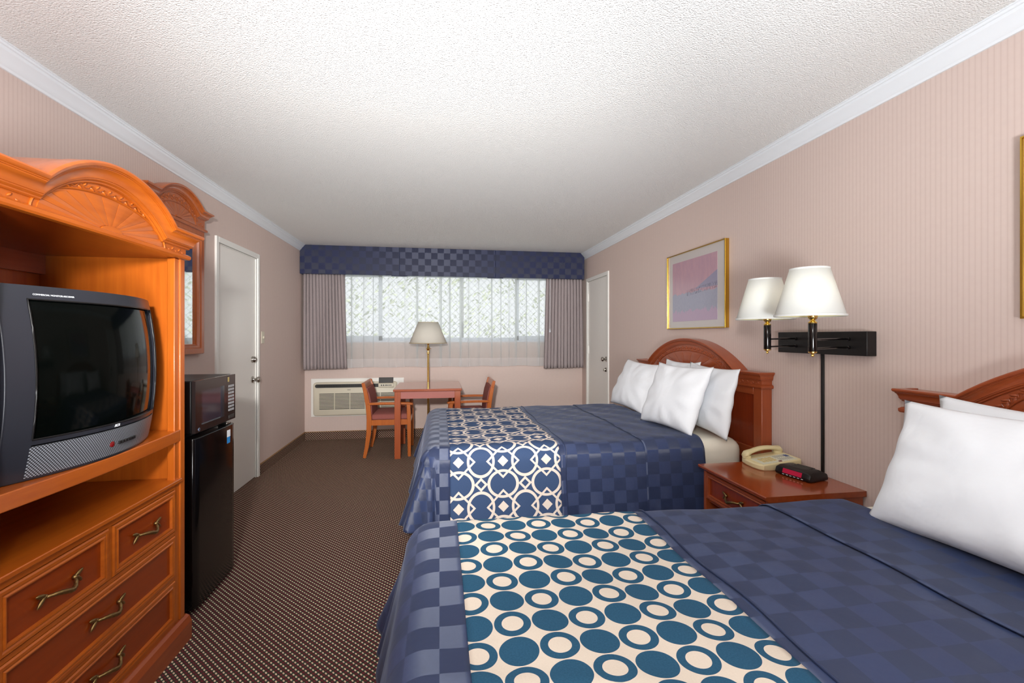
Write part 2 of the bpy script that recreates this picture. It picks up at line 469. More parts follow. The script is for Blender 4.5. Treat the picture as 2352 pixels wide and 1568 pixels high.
# window
win = struct('window_1', MB().box(WX0, WX1, D+.01, D+.09, WZ0, WZ0+.022).box(WX0, WX1, D+.01, D+.09, WZ1-.03, WZ1).box(WX0, WX0+.03, D+.01, D+.09, WZ0, WZ1).box(WX1-.03, WX1, D+.01, D+.09, WZ0, WZ1), M_alu, smooth=0, bevel=.002)
def sash(x0, x1, z0, y0, y1, w):
    return MB().box(x0, x1, y0, y1, z0, z0+w*1.3).box(x0, x1, y0, y1, WZ1-.03-w, WZ1-.03).box(x0, x0+w, y0, y1, z0, WZ1-.03).box(x1-w, x1, y0, y1, z0, WZ1-.03)
for i, (x0, x1) in enumerate(((WX0+.03, -.74), (1.03, WX1-.03))):
    sa = obj('sliding_sash', sash(x0, x1, WZ0+.022, D+.02, D+.045, .048), M_alu, win, smooth=0, bevel=.002)
    obj('pane', MB().box(x0+.04, x1-.04, D+.03, D+.034, WZ0+.07, WZ1-.07), M_glass, sa, smooth=0)
fx = obj('fixed_sash', sash(-.79, 1.08, WZ0+.022, D+.055, D+.08, .03), M_alu, win, smooth=0, bevel=.002)
obj('pane', MB().box(-.77, 1.06, D+.065, D+.069, WZ0+.05, WZ1-.05), M_glass, fx, smooth=0)

# outside
struct('ground_outside', MB().box(-9, 9, D+.15, 14, -.3, -.12), M_ground, smooth=0)
b = MB(); pitch = .085
for sgn in (1, -1):
    k = -60
    while k < 60:
        x0 = k*pitch*1.15; pts = []
        # clip each diagonal to the fence rectangle
        for (xx, zz) in [(x0, 0.2), (x0+sgn*2.7, 2.9)]: pts.append((xx, 7.0+.004*sgn, zz))
        if -3.6 < x0 < 3.6: b.tube(pts, .0024, 4)
        k += 1
fence = thing('wire_fence', (0, 7.0, 0), 'diamond mesh wire fence outside behind the sheer curtain', 'fence')
obj('wire_mesh', b, M_wire, fence, smooth=0)
for px in (-2.4, 0.35, 2.9):
    obj('fence_post', MB().lathe(px, 7.03, [(.02, -.12), (.02, 2.95)], 10), M_wire, fence)
b = MB(); rn = random.Random(3)
for i in range(11000):
    x = rn.uniform(-4.4, 4.8); y = rn.uniform(7.7, 9.0)
    z = rn.uniform(0, 1)**.8*3.6
    if rn.random() < .35 and z > 1.5+.5*sn(x*2.1): continue
    s_ = rn.uniform(.016, .042); c = Vector((x, y, z))
    n = Vector((rn.uniform(-1, 1), rn.uniform(-1, 1), rn.uniform(-1, 1))).normalized()
    u = n.orthogonal().normalized(); w_ = n.cross(u)
    b.f([b.v(c+u*s_*1.6), b.v(c+w_*s_*.6), b.v(c-u*s_*1.6), b.v(c-w_*s_*.6)])
hed = thing('hedge', (0, 8.3, -.12), 'leafy green hedge outside, seen faintly through the sheer curtain', 'hedge')
obj('foliage', b, M_leaf, hed, smooth=0, normals=False)
for px in (-3.2, -1.6, -.3, 1.1, 2.4, 3.6):
    obj('stem', MB().tube([(px, 8.3, -.12), (px+.1, 8.25, .6), (px-.05, 8.35, 1.15)], [.05, .035, .02], 7), M_bark, hed)

# ------------------------------------------------------------------ window dressing
v = thing('valance', (.12, 5.89, 2.09), 'navy checked box valance along the ceiling above the window', 'valance')
zt = HC-.001
def vpoly(x0, x1, dz=0):
    p = [(x0, 2.09+dz), (x1, 2.09+dz)]
    p += [(x1, 2.385), (x1-.055, zt)] if x1 > 1.8 else [(x1, zt)]
    p += [(x0+.055, zt), (x0, 2.378)] if x0 < -1.6 else [(x0, zt)]
    return p
for (x0, x1, dy) in ((L+.004, -.5, 0), (-.4985, .7245, 0), (.726, 1.935, 0)):
    obj('valance_panel', MB().prism(vpoly(x0, x1), lambda u, w, k: (u, (5.885, 5.91)[k], w)), M_val, v, smooth=0, bevel=.004)
obj('backing_board', MB().box(L+.02, 1.918, 5.9101, 5.914, 2.1, 2.37), M_val, v, smooth=0)
obj('pleat', MB().box(-.60, -.40, 5.893, 5.915, 2.081, 2.2), M_val, v, bevel=.002, smooth=0)
obj('pleat', MB().box(.62, .83, 5.893, 5.915, 2.081, 2.2), M_val, v, bevel=.002, smooth=0)
obj('return_board', MB().box(L+.004, L+.02, 5.91, D-.001, 2.09, 2.37), M_val, v, smooth=0)
obj('return_board', MB().box(1.918, 1.935, 5.91, D-.001, 2.09, 2.37), M_val, v, smooth=0)

def drape(name, x0t, x1t, x0b, x1b, zb0, zb1, n, label, seed):
    rn = random.Random(seed)
    ph = [rn.uniform(-.5, .5) for _ in range(n+2)]; am = [rn.uniform(.7, 1.2) for _ in range(n+2)]
    def fn(u, w):
        k = u*n; i = int(k); f = k-i
        sh = (ph[i]*(1-f) + ph[i+1]*f)*.35; a = am[i]*(1-f) + am[i+1]*f
        x = (x0t+(x1t-x0t)*u)*(1-w) + (x0b+(x1b-x0b)*u)*w
        y = 6.0 - .048*a*abs(sn(PI*(k+sh*w)))**.75 + .004*sn(7*k+3*w)
        x += .007*a*sn(4*PI*(k+sh*w)+1)
        zb = zb0 + (zb1-zb0)*u
        return (x, y, 2.12 + (zb-2.12)*w + (.004*sn(2*PI*k) if w > .98 else 0))
    o = obj(name, MB().grid(n*16, 20, fn), M_drape, None, smooth=180, normals=False, solid=.003)
    return tag(o, label, 'curtain', 'grey drapes framing the window')
drape('drape', L+.025, -1.19, L+.02, -1.15, .905, .915, 13, 'grey pleated drape at the left side of the window', 4)
drape('drape', 1.425, 1.93, 1.395, 1.945, .885, .895, 12, 'grey pleated drape at the right side of the window, by the corner door', 9)
t = thing('curtain_wand', (1.47, 5.94, 1.37), 'thin white pull wand hanging before the right drape', 'curtain wand')
obj('rod', MB().lathe(1.47, 5.94, [(.0025, 1.42), (.0025, 2.1)], 6), M_white, t)
obj('tassel', MB().lathe(1.47, 5.94, [(.003, 1.43), (.011, 1.39), (.012, 1.375), (.003, 1.37)], 10), M_white, t)
sh = thing('sheer_curtain', (.1, 6.05, .92), 'white translucent sheer curtain covering the window', 'curtain')
rn = random.Random(5); ph = [rn.uniform(-.35, .35) for _ in range(60)]; am = [rn.uniform(.3, 1.25) for _ in range(60)]
def sheerf(z0, z1, dy=0):
    def fn(u, w):
        x = -1.5+3.2*u; k = u*24; i = int(k); f = k-i
        s0 = (ph[i]*(1-f)+ph[i+1]*f); a = am[i]*(1-f)+am[i+1]*f
        y = 6.052 + dy + .02*a*sn(2*PI*(k+s0)) + .003*sn(5*k)
        z = z0+(z1-z0)*w
        x += .036*a*sn(2*PI*(k+s0)+1.9)
        return (x, y, z + (.005*sn(k*1.7) if (w < .01 and z0 < 1) else 0))
    return fn
obj('voile', MB().grid(560, 6, sheerf(1.03, 2.13)), M_sheer, sh, smooth=180, normals=False)
obj('hem', MB().grid(560, 3, sheerf(.92, 1.03)), M_hem, sh, smooth=180, normals=False)

# ------------------------------------------------------------------ air conditioner
ac = thing('air_conditioner', (-1.06, D, .3), 'cream through-wall air conditioner under the window behind the left chair', 'air conditioner')
obj('wall_trim', MB().box(-1.614, -.46, D-.014, D, .293, .779), M_trim, ac, bevel=.003, smooth=0)
def rrect(x0, x1, z0, z1, r, n=5):
    p = []
    for cx, cz, a0 in ((x1-r, z1-r, 0), (x0+r, z1-r, 90), (x0+r, z0+r, 180), (x1-r, z0+r, 270)):
        for k in range(n+1):
            a = math.radians(a0+90*k/n); p.append((cx+r*cs(a), cz+r*sn(a)))
    return p
obj('housing', MB().loft([[(x, D-.014, z) for x, z in rrect(-1.575, -.545, .312, .735, .035)], [(x, D-.06, z) for x, z in rrect(-1.575, -.545, .312, .735, .035)], [(x, D-.072, z) for x, z in rrect(-1.563, -.557, .324, .723, .03)]]), M_cream, ac, smooth=40)
ag = obj('air_outlet', MB().prism(rrect(-1.55, -.6, .668, .712, .021), lambda u, w, k: (u, (D-.0725, D-.078)[k], w)), M_dkgrey, ac, smooth=30)
b = MB()
for i in range(90):
    x = -1.52 + i*.01
    b.box(x, x+.004, D-.081, D-.078, .674, .706)
obj('outlet_vanes', b, M_blackm, ag, smooth=0)
lv = MB(); bk = MB()
x = -1.5
for c_ in range(5):
    x1_ = x+.178
    bk.box(x, x1_, D-.0735, D-.0722, .395, .602)  # flat black sheet painting the shade between the slats
    for k in range(12):
        z = .397+k*.0172
        lv.box(x, x1_, D-.079, D-.0736, z+.0075, z+.0165)
    x += .188
obj('louvre_shade', bk, M_blackd, ac, smooth=0); obj('louvre', lv, M_cream, ac, smooth=0, label='rows of cream louvre slats')
obj('badge', MB().box(-1.16, -1.12, D-.0735, D-.072, .635, .64), M_dkgrey, ac, smooth=0)
cp = obj('control_panel', MB().prism([(0, .668), (0, .712), (.025, .722), (.025, .66)], lambda u, w, k: ((-.775, -.585)[k], D-.072-(.025-u)-.0, w)), M_cream, ac, smooth=0, bevel=.003)
b = MB()
for i in range(3): b.loft([[( -.735+i*.028+.009*cs(2*PI*k/10), D-y_, .692+.009*sn(2*PI*k/10)) for k in range(10)] for y_ in (.09, .102)])
obj('control_knob', b, M_dkgrey, cp)
b = MB()
for i in range(3): b.box(-.665+i*.02, -.652+i*.02, D-.101, D-.09, .685, .698)
obj('control_button', b, M_dkgrey, cp, smooth=0)
obj('control_lid', MB().prism([(.03, .722), (.02, .722), (.0, .79), (.012, .79)], lambda u, w, k: ((-.77, -.59)[k], D-.07-u, w)), M_dkgrey, ac, smooth=0, bevel=.002, label='open dark grey control lid')

# ------------------------------------------------------------------ table, floor lamp, chairs
TX0, TX1, TY0, TY1, TZ = -.492, .243, 4.985, 5.77, .75
tb = thing('table', (-.125, 5.34, 0), 'square reddish wooden table between the two chairs below the window', 'table')
obj('tabletop', MB().box(TX0, TX1, TY0, TY1, TZ-.026, TZ), M_tab, tb, bevel=.006)
for x in (TX0+.014, TX1-.078):
    for y in (TY0+.014, TY1-.078): obj('leg', MB().box(x, x+.064, y, y+.064, 0, TZ-.026), M_tleg, tb, bevel=.004)
for y in (TY0+.03, TY1-.05): obj('apron', MB().box(TX0+.078, TX1-.078, y, y+.02, .645, TZ-.026), M_apron, tb, smooth=0)
for x in (TX0+.03, TX1-.05): obj('apron', MB().box(x, x+.02, TY0+.078, TY1-.078, .645, TZ-.026), M_apron, tb, smooth=0)

lx, ly = -.14, 5.80
fl = thing('floor_lamp', (lx, ly, 0), 'brass floor lamp with cream shade standing behind the table', 'lamp')
obj('base', MB().lathe(lx, ly, [(.115, 0), (.118, .008), (.11, .018), (.05, .028), (.02, .04), (.012, .06)], 32), M_brass, fl)
obj('pole', MB().lathe(lx, ly, [(.0125, .04), (.0125, 1.09), (.014, 1.1), (.02, 1.105), (.02, 1.112), (.013, 1.118), (.013, 1.14), (.022, 1.15), (.024, 1.165), (.014, 1.18), (.01, 1.21), (.016, 1.22), (.016, 1.27)], 20), M_brass, fl)
obj('switch', MB().tube([(lx+.01, ly, 1.165), (lx+.04, ly-.01, 1.165)], .003, 6), M_brass, fl)
def shade(cx, cy, z0, z1, r0, r1, parent, mt, trim=None, name='lamp_shade'):
    m = MB(); n = 40
    ring = lambda r, z: [(cx+r*cs(2*PI*i/n), cy+r*sn(2*PI*i/n), z) for i in range(n)]
    m.loft([ring(r0, z0), ring(r0+(r1-r0)*.5, (z0+z1)/2), ring(r1, z1)], caps=False)
    o = obj(name, m, mt, parent, smooth=60, normals=True, solid=.0015)
    q = MB().loft([ring(r0+.002, z0-.001), ring(r0+.0025, z0+.008), ring(r0-.001, z0+.008), ring(r0-.001, z0-.001)], caps=False)
    obj('shade_trim', q, trim or mt, o, smooth=0); q = MB()
    q.loft([ring(r1+.002, z1-.008), ring(r1+.002, z1+.001), ring(r1-.001, z1+.001), ring(r1-.001, z1-.008)], caps=False)
    obj('shade_trim', q, trim or mt, o, smooth=0)
    if name == 'wall_lamp_shade':
        lm = MB(); lm.loft([ring(r0-.003, z0+.002), ring(r0+(r1-r0)*.5-.003, (z0+z1)/2), ring(r1-.003, z1-.002)], caps=False)
        obj('shade_lining', lm, M_lining, o, smooth=60)
    sp = MB()
    for k in range(3):
        a = 2*PI*k/3+.3; sp.tube([(cx+.006*cs(a), cy+.006*sn(a), z1-.03), (cx+r1*.98*cs(a), cy+r1*.98*sn(a), z1-.006)], .0015, 5)
    obj('spider', sp, M_brass, o)
    return o
shade(lx, ly, 1.232, 1.497, .234, .126, fl, M_shade2, mat('shade_braid', srgb(176, 160, 128), .8))
obj('bulb', MB().lathe(lx, ly, [(.012, 1.27), (.014, 1.29), (.028, 1.33), (.03, 1.35), (.022, 1.375), (.004, 1.385)], 16), M_white, fl)
obj('harp', MB().tube([(lx-.03, ly, 1.24), (lx-.055, ly, 1.33), (lx-.03, ly, 1.43), (lx, ly, 1.47), (lx+.03, ly, 1.43), (lx+.055, ly, 1.33), (lx+.03, ly, 1.24)], .002, 6), M_brass, fl)

def chair(loc, rz, label):
    t = thing('armchair', (0, 0, 0), label, 'chair', 'wooden armchairs at the table')
    W = .27
    def ribbon(pts, w):                     # pts (x,z,thickness) swept, width along y
        m = MB(); rings = []
        for i, (x, z, th) in enumerate(pts):
            a = pts[max(i-1, 0)]; c = pts[min(i+1, len(pts)-1)]
            d = Vector((c[0]-a[0], 0, c[1]-a[1])).normalized(); nrm = Vector((d.z, 0, -d.x))*th/2
            p = Vector((x, w[0], z)); q = Vector((x, w[1], z))
            rings.append([p-nrm, p+nrm, q+nrm, q-nrm])
        return m.loft(rings)
    for s in (-1, 1):
        w = sorted((s*W, s*(W-.032)))
        obj('rear_leg', ribbon([(-.262, 0, .034), (-.236, .12, .042), (-.216, .27, .05), (-.212, .42, .052), (-.222, .55, .048), (-.248, .7, .042), (-.275, .81, .034)], w), M_chair, t, bevel=.004)
        obj('front_leg', ribbon([(.215, 0, .034), (.212, .3, .042), (.21, .46, .042), (.205, .575, .04)], w), M_chair, t, bevel=.004)
        w2 = sorted((s*(W+.006), s*(W-.042)))
        obj('armrest', ribbon([(-.222, .585, .024), (-.1, .588, .026), (.08, .586, .026), (.2, .585, .026), (.25, .578, .02)], w2), M_chair, t, bevel=.005)
        obj('side_rail', MB().box(-.2, .195, *sorted((s*(W-.004), s*(W-.026))), .35, .41), M_chair, t, bevel=.002)
    obj('front_rail', MB().box(.2, .222, -W+.03, W-.03, .35, .41), M_chair, t, bevel=.002)
    obj('rear_rail', MB().box(-.225, -.203, -W+.03, W-.03, .35, .41), M_chair, t, bevel=.002)
    obj('top_rail', MB().grid(14, 1, lambda u, w: (0, 0, 0)) if 0 else ribbon([(-.262, .735, .022), (-.282, .815, .022)], (-W-.004, W+.004)), M_chair, t, bevel=.004)
    m = MB()
    def cush(u, v2):
        a, c = 2*u-1, 2*v2-1; h = .035*((1-a**6)*(1-c**6))**.5
        return (.012+a*.205, c*(W-.036), .435+h)
    m.grid(14, 14, cush); m.grid(14, 14, lambda u, v2: (cush(u, v2)[0], cush(u, v2)[1], .41))
    m2 = MB().loft([[(.012+sx*.205*f, sy*(W-.036)*f, z) for sx, sy in ((-1, -1), (1, -1), (1, 1), (-1, 1))] for f, z in ((1, .405), (1.0, .44), (.96, .462), (.8, .474), (.4, .478))])
    m.b.free()
    obj('seat', m2, M_mauve, t, bevel=.012, smooth=60)
    obj('backrest', ribbon([(-.198, .43, .03), (-.206, .55, .036), (-.23, .68, .036), (-.25, .75, .03)], (-W+.034, W-.034)), M_mauve, t, bevel=.008)
    t.location = loc; t.rotation_euler.z = rz
    return t
ch1 = chair((0, 0, 0), 0, 'wooden armchair with mauve seat at the left side of the table')
ch2 = copy_tree(ch1)
ch1.location = (-.542, 5.36, 0)
ch2.location = (.335, 5.36, 0); ch2.rotation_euler.z = PI
ch2['label'] = 'wooden armchair right of the table, half hidden by the farther bed'

# ------------------------------------------------------------------ shared carved pediment
def pediment(parent, T, yc, hw, z0, zflat, half, zpk, thick, out, depth, mw, mp, fan_r, fan_z, fan_h, body_z, with_fan=True, over=.025, board_th=None, mfan=None):
    """T(a,z,o) -> world.  board with arched head, swept cornice moulding, carved band and sunburst fan"""
    h = zpk-zflat; Rr = (half*half+h*h)/(2*h); cz = zpk-Rr
    a_end = math.asin(half/Rr)
    N = 28
    arc = [(Rr*sn(-a_end+2*a_end*i/N), cz+Rr*cs(-a_end+2*a_end*i/N)) for i in range(N+1)]
    # board
    top = [(-hw, zflat-thick)] + [(a*(Rr-thick*.9)/Rr, cz+(z-cz)*(Rr-thick*.9)/Rr) for a, z in arc] + [(hw, zflat-thick)]
    poly = [(hw, z0), (-hw, z0)] + top
    obj('frieze', MB().prism(poly, lambda a, z, k: T(yc+a, z, (-depth, 0)[k])), mw, parent, smooth=30)
    # moulding sweep; profile (outward o, normal n) n=0 top .. -thick bottom
    P = [(-.004, -1), (.12, -1), (.2, -.96), (.2, -.9), (.28, -.88), (.36, -.83), (.36, -.78), (.42, -.77), (.46, -.6), (.58, -.43), (.74, -.33), (.74, -.29), (.83, -.28), (.83, -.25), (.92, -.23), (.98, -.16), (1, -.1), (.97, -.03), (.9, 0), (-.004, 0)]
    P = [(o*out if o > 0 else o, n*thick) for o, n in P]
    path = [(-hw, zflat)] + arc + [(hw, zflat)]
    norms = []
    for i, (a, z) in enumerate(path):
        def seg(p, q):
            d = Vector((q[0]-p[0], q[1]-p[1])).normalized(); return Vector((-d.y, d.x))
        if i == 0 or i == len(path)-1: n = Vector((0, 1))
        else:
            n1, n2 = seg(path[i-1], path[i]), seg(path[i], path[i+1]); n = (n1+n2); n = n/ n.length; n = n/ max(n.dot(n1), .4)
        norms.append(n)
    rings = [[T(yc-hw-max(o, 0)*over/out, zflat+nn, -depth) for o, nn in P]]
    rings.append([T(yc-hw-max(o, 0)*over/out, zflat+nn, o) for o, nn in P])
    for (a, z), n in list(zip(path, norms))[1:-1]: rings.append([T(yc+a+n.x*nn, z+n.y*nn, o) for o, nn in P])
    rings.append([T(yc+hw+max(o, 0)*over/out, zflat+nn, o) for o, nn in P])
    rings.append([T(yc+hw+max(o, 0)*over/out, zflat+nn, -depth) for o, nn in P])
    obj('cornice', MB().loft(rings), mp, parent, smooth=25)
    # solid head behind the cornice up to the wall
    hp = [(-hw, zflat-.004)] + [(a*.999, z-.003) for a, z in arc] + [(hw, zflat-.004), (hw, zflat-thick+.002), (0, zflat-thick+.002), (-hw, zflat-thick+.002)]
    obj('pediment_core', MB().prism(hp, lambda a, z, k: T(yc+a, z, (-depth+.002, -.004)[k])), mw, parent, smooth=30)
    # bottom bead
    bd = [(-.004, -.014), (.01, -.012), (.014, -.006), (.014, .004), (.006, .01), (-.004, .012)]
    rr = [[T(yc-hw-max(o, 0), z0+z, -depth) for o, z in bd], [T(yc-hw-max(o, 0), z0+z, o) for o, z in bd], [T(yc+hw+max(o, 0), z0+z, o) for o, z in bd], [T(yc+hw+max(o, 0), z0+z, -depth) for o, z in bd]]
    obj('bead_moulding', MB().loft(rr), mp, parent, smooth=25)
    # carved leaf scroll following the arch
    m = MB(); Rb = Rr-thick-(zpk-thick-fan_z-fan_h)*.5
    band = max((zpk-thick-fan_z-fan_h)*.42, .008)
    nl = max(14, int((fan_r*1.9+fan_h)/.021)); pts = []
    ea = Vector(T(1, 0, 0))-Vector(T(0, 0, 0)); ez = Vector((0, 0, 1)); eo = Vector(T(0, 0, 1))-Vector(T(0, 0, 0))
    off = max((zpk-thick-fan_z-fan_h)*.5, .012)
    def ell(an, d): return Vector((-(fan_r*1.03+off+d)*cs(an), fan_z+(fan_h+off+d)*sn(an)))
    lo_, hi_ = math.radians(14), math.radians(166)
    for i in range(nl*3+1):
        an = lo_+(hi_-lo_)*i/(nl*3); p = ell(an, band*.35*sn(i*PI/3)); pts.append(T(yc+p.x, p.y, .003))
    m.tube(pts, .0016, 5)
    for i in range(nl):
        an = lo_+(hi_-lo_)*(i+.5)/nl; sg = 1 if i % 2 else -1; p = ell(an, sg*band*.4)
        t2 = (ell(an+.01, 0)-ell(an-.01, 0)).normalized(); tg = ea*t2.x+ez*t2.y; rad = ez*t2.x-ea*t2.y
        d1 = (tg*.8+rad*sg*.6).normalized(); d2 = (rad*.8-tg*sg*.6).normalized()
        m.blob(T(yc+p.x, p.y, .001), (d1*band*.6, d2*band*.24, eo*.0032), 8, 4)
    # leaves on the flat friezes at both ends
    fz = (z0+zflat-thick)/2
    a0 = fan_r*1.03+off+.02
    for s in (-1, 1):
        q = a0
        k = 0
        while q < hw-.02:
            m.blob(T(yc+s*q, fz+(.006 if k % 2 else -.006), .001), ((ea*.8+ez*(.6 if k % 2 else -.6))*.009, (ez*.8-ea*(.6 if k % 2 else -.6))*.0038, eo*.003), 8, 4)
            q += .024; k += 1
    obj('carved_leaves', m, mp, parent, smooth=60)
    # fan
    m = MB(); nr = 11; lo, hi = math.radians(2), math.radians(178)
    def ep(a, f): return (fan_r*f*cs(a), fan_z+fan_h*f*sn(a))
    m.prism([ep(lo+(hi-lo)*i/30, 1.03) for i in range(31)], lambda a, z, k: T(yc+a, z, (-.002, .0015)[k]))
    for i in range(nr):
        a0_, a1_ = lo+(hi-lo)*i/nr+.005, lo+(hi-lo)*(i+1)/nr-.005; am_ = (a0_+a1_)/2
        p = [ep(a0_, .18), ep(a0_, .98), ep(am_, .985), ep(a1_, .98), ep(a1_, .18), ep(am_, .18)]
        bt = [m.v(T(yc+x, z, .001)) for x, z in p]
        hgt = [.003, .003, .0055, .003, .003, .004]
        tp = [m.v(T(yc+x, z, hh)) for (x, z), hh in zip(p, hgt)]
        for k in range(6): m.f([bt[k], bt[(k+1) % 6], tp[(k+1) % 6], tp[k]])
        m.f([tp[0], tp[1], tp[2], tp[5]]); m.f([tp[5], tp[2], tp[3], tp[4]])
    m.prism([ep(PI*i/12, .17) for i in range(13)], lambda a, z, k: T(yc+a, z, (0, .009)[k]))
    obj('sunburst_fan', m, mfan or mw, parent, smooth=20)
    m = MB(); q = [ep(lo+(hi-lo)*i/40, 1.05) for i in range(41)]
    m.tube([T(yc+x, z, .002) for x, z in q], .0035, 6)
    obj('fan_edge', m, mp, parent, smooth=60)

# ------------------------------------------------------------------ TV cabinet
FX = -1.099; CY0, CY1 = 1.26, 2.18; CC = 1.717
cab = thing('tv_cabinet', (-1.39, CC, 0), 'tall orange cherry-wood cabinet with arched carved top holding the television', 'cabinet')
obj('plinth', MB().prism([(L+.002, 0), (FX+.022, 0), (FX+.022, .075), (FX+.012, .098), (FX, .105), (L+.002, .105)], lambda u, w, k: (u, (CY0-.012, CY1+.012)[k], w)), M_redy, cab, smooth=20)
for y0, y1 in ((CY0, CY0+.034), (CY1-.034, CY1)): obj('side_panel', MB().box(L+.002, FX, y0, y1, .105, 1.66), M_oakz, cab, bevel=.003)
for y0, y1 in ((CY0+.034, CY0+.066), (CY1-.066, CY1-.034)): obj('stile', MB().box(-1.135, FX-.006, y0, y1, .105, 1.655), M_oakz, cab, bevel=.003)
obj('back_panel', MB().box(L+.002, -1.625, CY0+.034, CY1-.034, .105, 1.655), M_oakz, cab, smooth=0)
obj('top_panel', MB().box(L+.002, FX-.004, CY0+.034, CY1-.034, 1.655, 1.675), M_panel, cab, smooth=0)  # darker wood puts the soffit's shade into its colour
obj('valance_rail', MB().box(-1.625, -1.603, CY0+.034, CY1-.034, 1.578, 1.655), M_redy, cab, smooth=0)
b = MB(); n = 16
pl = [(-1.625, CY0+.035), (-1.625, CY1-.035)] + [(-1.098+.022*sn(PI*i/n), CY1-.035-(CY1-CY0-.07)*i/n) for i in range(n+1)]
b.prism(pl, lambda u, w, k: (u, w, (.875, .923)[k]))
obj('tv_shelf', b, M_oaky, cab, bevel=.003, smooth=30)
b = MB().box(-1.625, -1.09, CY0+.035, CY1-.035, .7, .716)
obj('dresser_top', b, M_oaky, cab, bevel=.003)
obj('drawer_case', MB().box(-1.625, -1.117, CY0+.035, CY1-.067, .105, .7).box(-1.117, -1.1045, 1.724, 1.741, .499, .677).box(-1.117, -1.104, CY0+.067, CY1-.067, .484, .498).box(-1.117, -1.104, CY0+.067, CY1-.067, .295, .306).box(-1.117, -1.104, CY0+.067, CY1-.067, .678, .7).box(-1.117, -1.104, CY0+.067, CY1-.067, .105, .12), M_oaky, cab, smooth=0)
def leaf_handle(parent, T, a, z, w=.074, mt=M_bronze):
    m = MB(); pts = []; rs = []
    for i in range(25):
        f = i/24; x = -w*.72+2*w*.72*f
        zz = .012*cs(f*2*PI*.5+.0)*-1*(.5-f)*0 + -.017*sn(PI*f) + .012*sn(2*PI*f-.3)*.6 + (.010 if False else 0)
        oo = .006+.024*sn(PI*f)**.6
        pts.append(T(a+x, z+zz, oo)); rs.append(.0045+.003*sn(PI*f)+.0007*sn(f*50))
    m.tube(pts, rs, 8)
    ea = Vector(T(1, 0, 0))-Vector(T(0, 0, 0)); ez = Vector((0, 0, 1)); eo = Vector(T(0, 0, 1))-Vector(T(0, 0, 0))
    for s in (-1, 1):
        for ang, ln in ((.35, .019), (-.75, .021)):
            d = (ea*s*cs(ang)+ez*sn(ang)).normalized(); q = (ez*cs(ang)-ea*s*sn(ang)).normalized()
            m.blob(Vector(T(a+s*w*.72, z+.002, .008))+d*ln*.75, (d*ln, q*.0065, eo*.005), 10, 6)
        m.blob(T(a+s*w*.72, z, .006), (ea*.007, ez*.007, eo*.008), 8, 5)
    return obj('handle', m, mt, parent, smooth=60, label='twisted bronze leaf handle')
def drawer(parent, T, a0, a1, z0, z1, mf, mpnl, handle=True, fw=.027, hz=0):
    m = MB(); 
    def fr(f0, f1, o0, o1): return [T(a0+f0, z0+f0, o0), T(a1-f0, z0+f0, o0), T(a1-f0, z1-f0, o0), T(a0+f0, z1-f0, o0)]
    rings = [(0, -.02), (0, .002), (.004, .006), (.012, .006), (fw-.01, .004), (fw-.006, .007), (fw-.002, .006), (fw, -.004), (fw, -.02)]
    m.loft([[T(a0+f, z0+f, o), T(a1-f, z0+f, o), T(a1-f, z1-f, o), T(a0+f, z1-f, o)] for f, o in rings], caps=False)
    d = obj('drawer', m, mf, parent, smooth=20)
    obj('drawer_panel', MB().prism([(a0+fw-.001, z0+fw-.001), (a1-fw+.001, z0+fw-.001), (a1-fw+.001, z1-fw+.001), (a0+fw-.001, z1-fw+.001)], lambda a, z, k: T(a, z, (-.02, -.004)[k])), mpnl, d, smooth=0)
    if handle: leaf_handle(d, lambda a, z, o: T(a, z, o-.004), (a0+a1)/2, (z0+z1)/2+hz)
    return d
TC = lambda a, z, o: (FX-.006+o, a, z)
drawer(cab, TC, 1.33, 1.723, .500, .675, M_oaky, M_panel)
drawer(cab, TC, 1.743, 2.112, .500, .675, M_oaky, M_panel)
drawer(cab, TC, 1.33, 2.112, .307, .482, M_oaky, M_panel, hz=.005)
drawer(cab, TC, 1.33, 2.112, .121, .293, M_oaky, M_panel, hz=.008)
pediment(cab, lambda a, z, o: (FX+.004+o, a, z), CC, .462, 1.668, 1.768, .305, 1.888, .068, .052, .585, M_oaky, M_oaky, .29, 1.674, .108, 0, over=.05)

# ------------------------------------------------------------------ television
YC, HWD, ZB, ZT = 1.708, .322, .9245, 1.466; ZC = (ZB+ZT)/2; HH = (ZT-ZB)/2
def tvx(y, z): 
    a = (y-YC)/HWD; c = (z-ZC)/HH
    return -1.158+.082*(1-a*a)+.03*(1-c*c)
tv = thing('television', (-1.3, YC, ZB), 'black tube television on the shelf of the wooden cabinet', 'television')
def bow(y0, y1, z0, z1, back=-.02, front=0, ny=20, nz=8):
    m = MB()
    f = lambda u, w: (tvx(y0+(y1-y0)*u, z0+(z1-z0)*w)+front, y0+(y1-y0)*u, z0+(z1-z0)*w)
    g = lambda u, w: (tvx(y0+(y1-y0)*u, z0+(z1-z0)*w)+back, y0+(y1-y0)*u, z0+(z1-z0)*w)
    m.grid(ny, nz, f); m.grid(ny, nz, g)
    for fn1 in (lambda u: (u, 0), lambda u: (u, 1)):
        m.grid(ny, 1, lambda u, w: f(*fn1(u)) if w == 0 else g(*fn1(u)))
    for fn1 in (lambda u: (0, u), lambda u: (1, u)):
        m.grid(nz, 1, lambda u, w: f(*fn1(u)) if w == 0 else g(*fn1(u)))
    bmesh.ops.remove_doubles(m.b, verts=m.b.verts, dist=1e-5)
    return m
SY0, SY1, SZ0, SZ1 = 1.444, 1.985, 1.037, 1.427
b = bow(YC-HWD, SY0, ZB, ZT, nz=20, ny=6)
for m2 in (bow(SY1, YC+HWD, ZB, ZT, nz=20, ny=6), bow(SY0, SY1, SZ1, ZT), bow(SY0, SY1, .934+.088, SZ0), bow(SY0, SY1, ZB, .934)):
    me = bpy.data.meshes.new('x'); m2.b.to_mesh(me); m2.b.free(); b.b.from_mesh(me); bpy.data.meshes.remove(me)
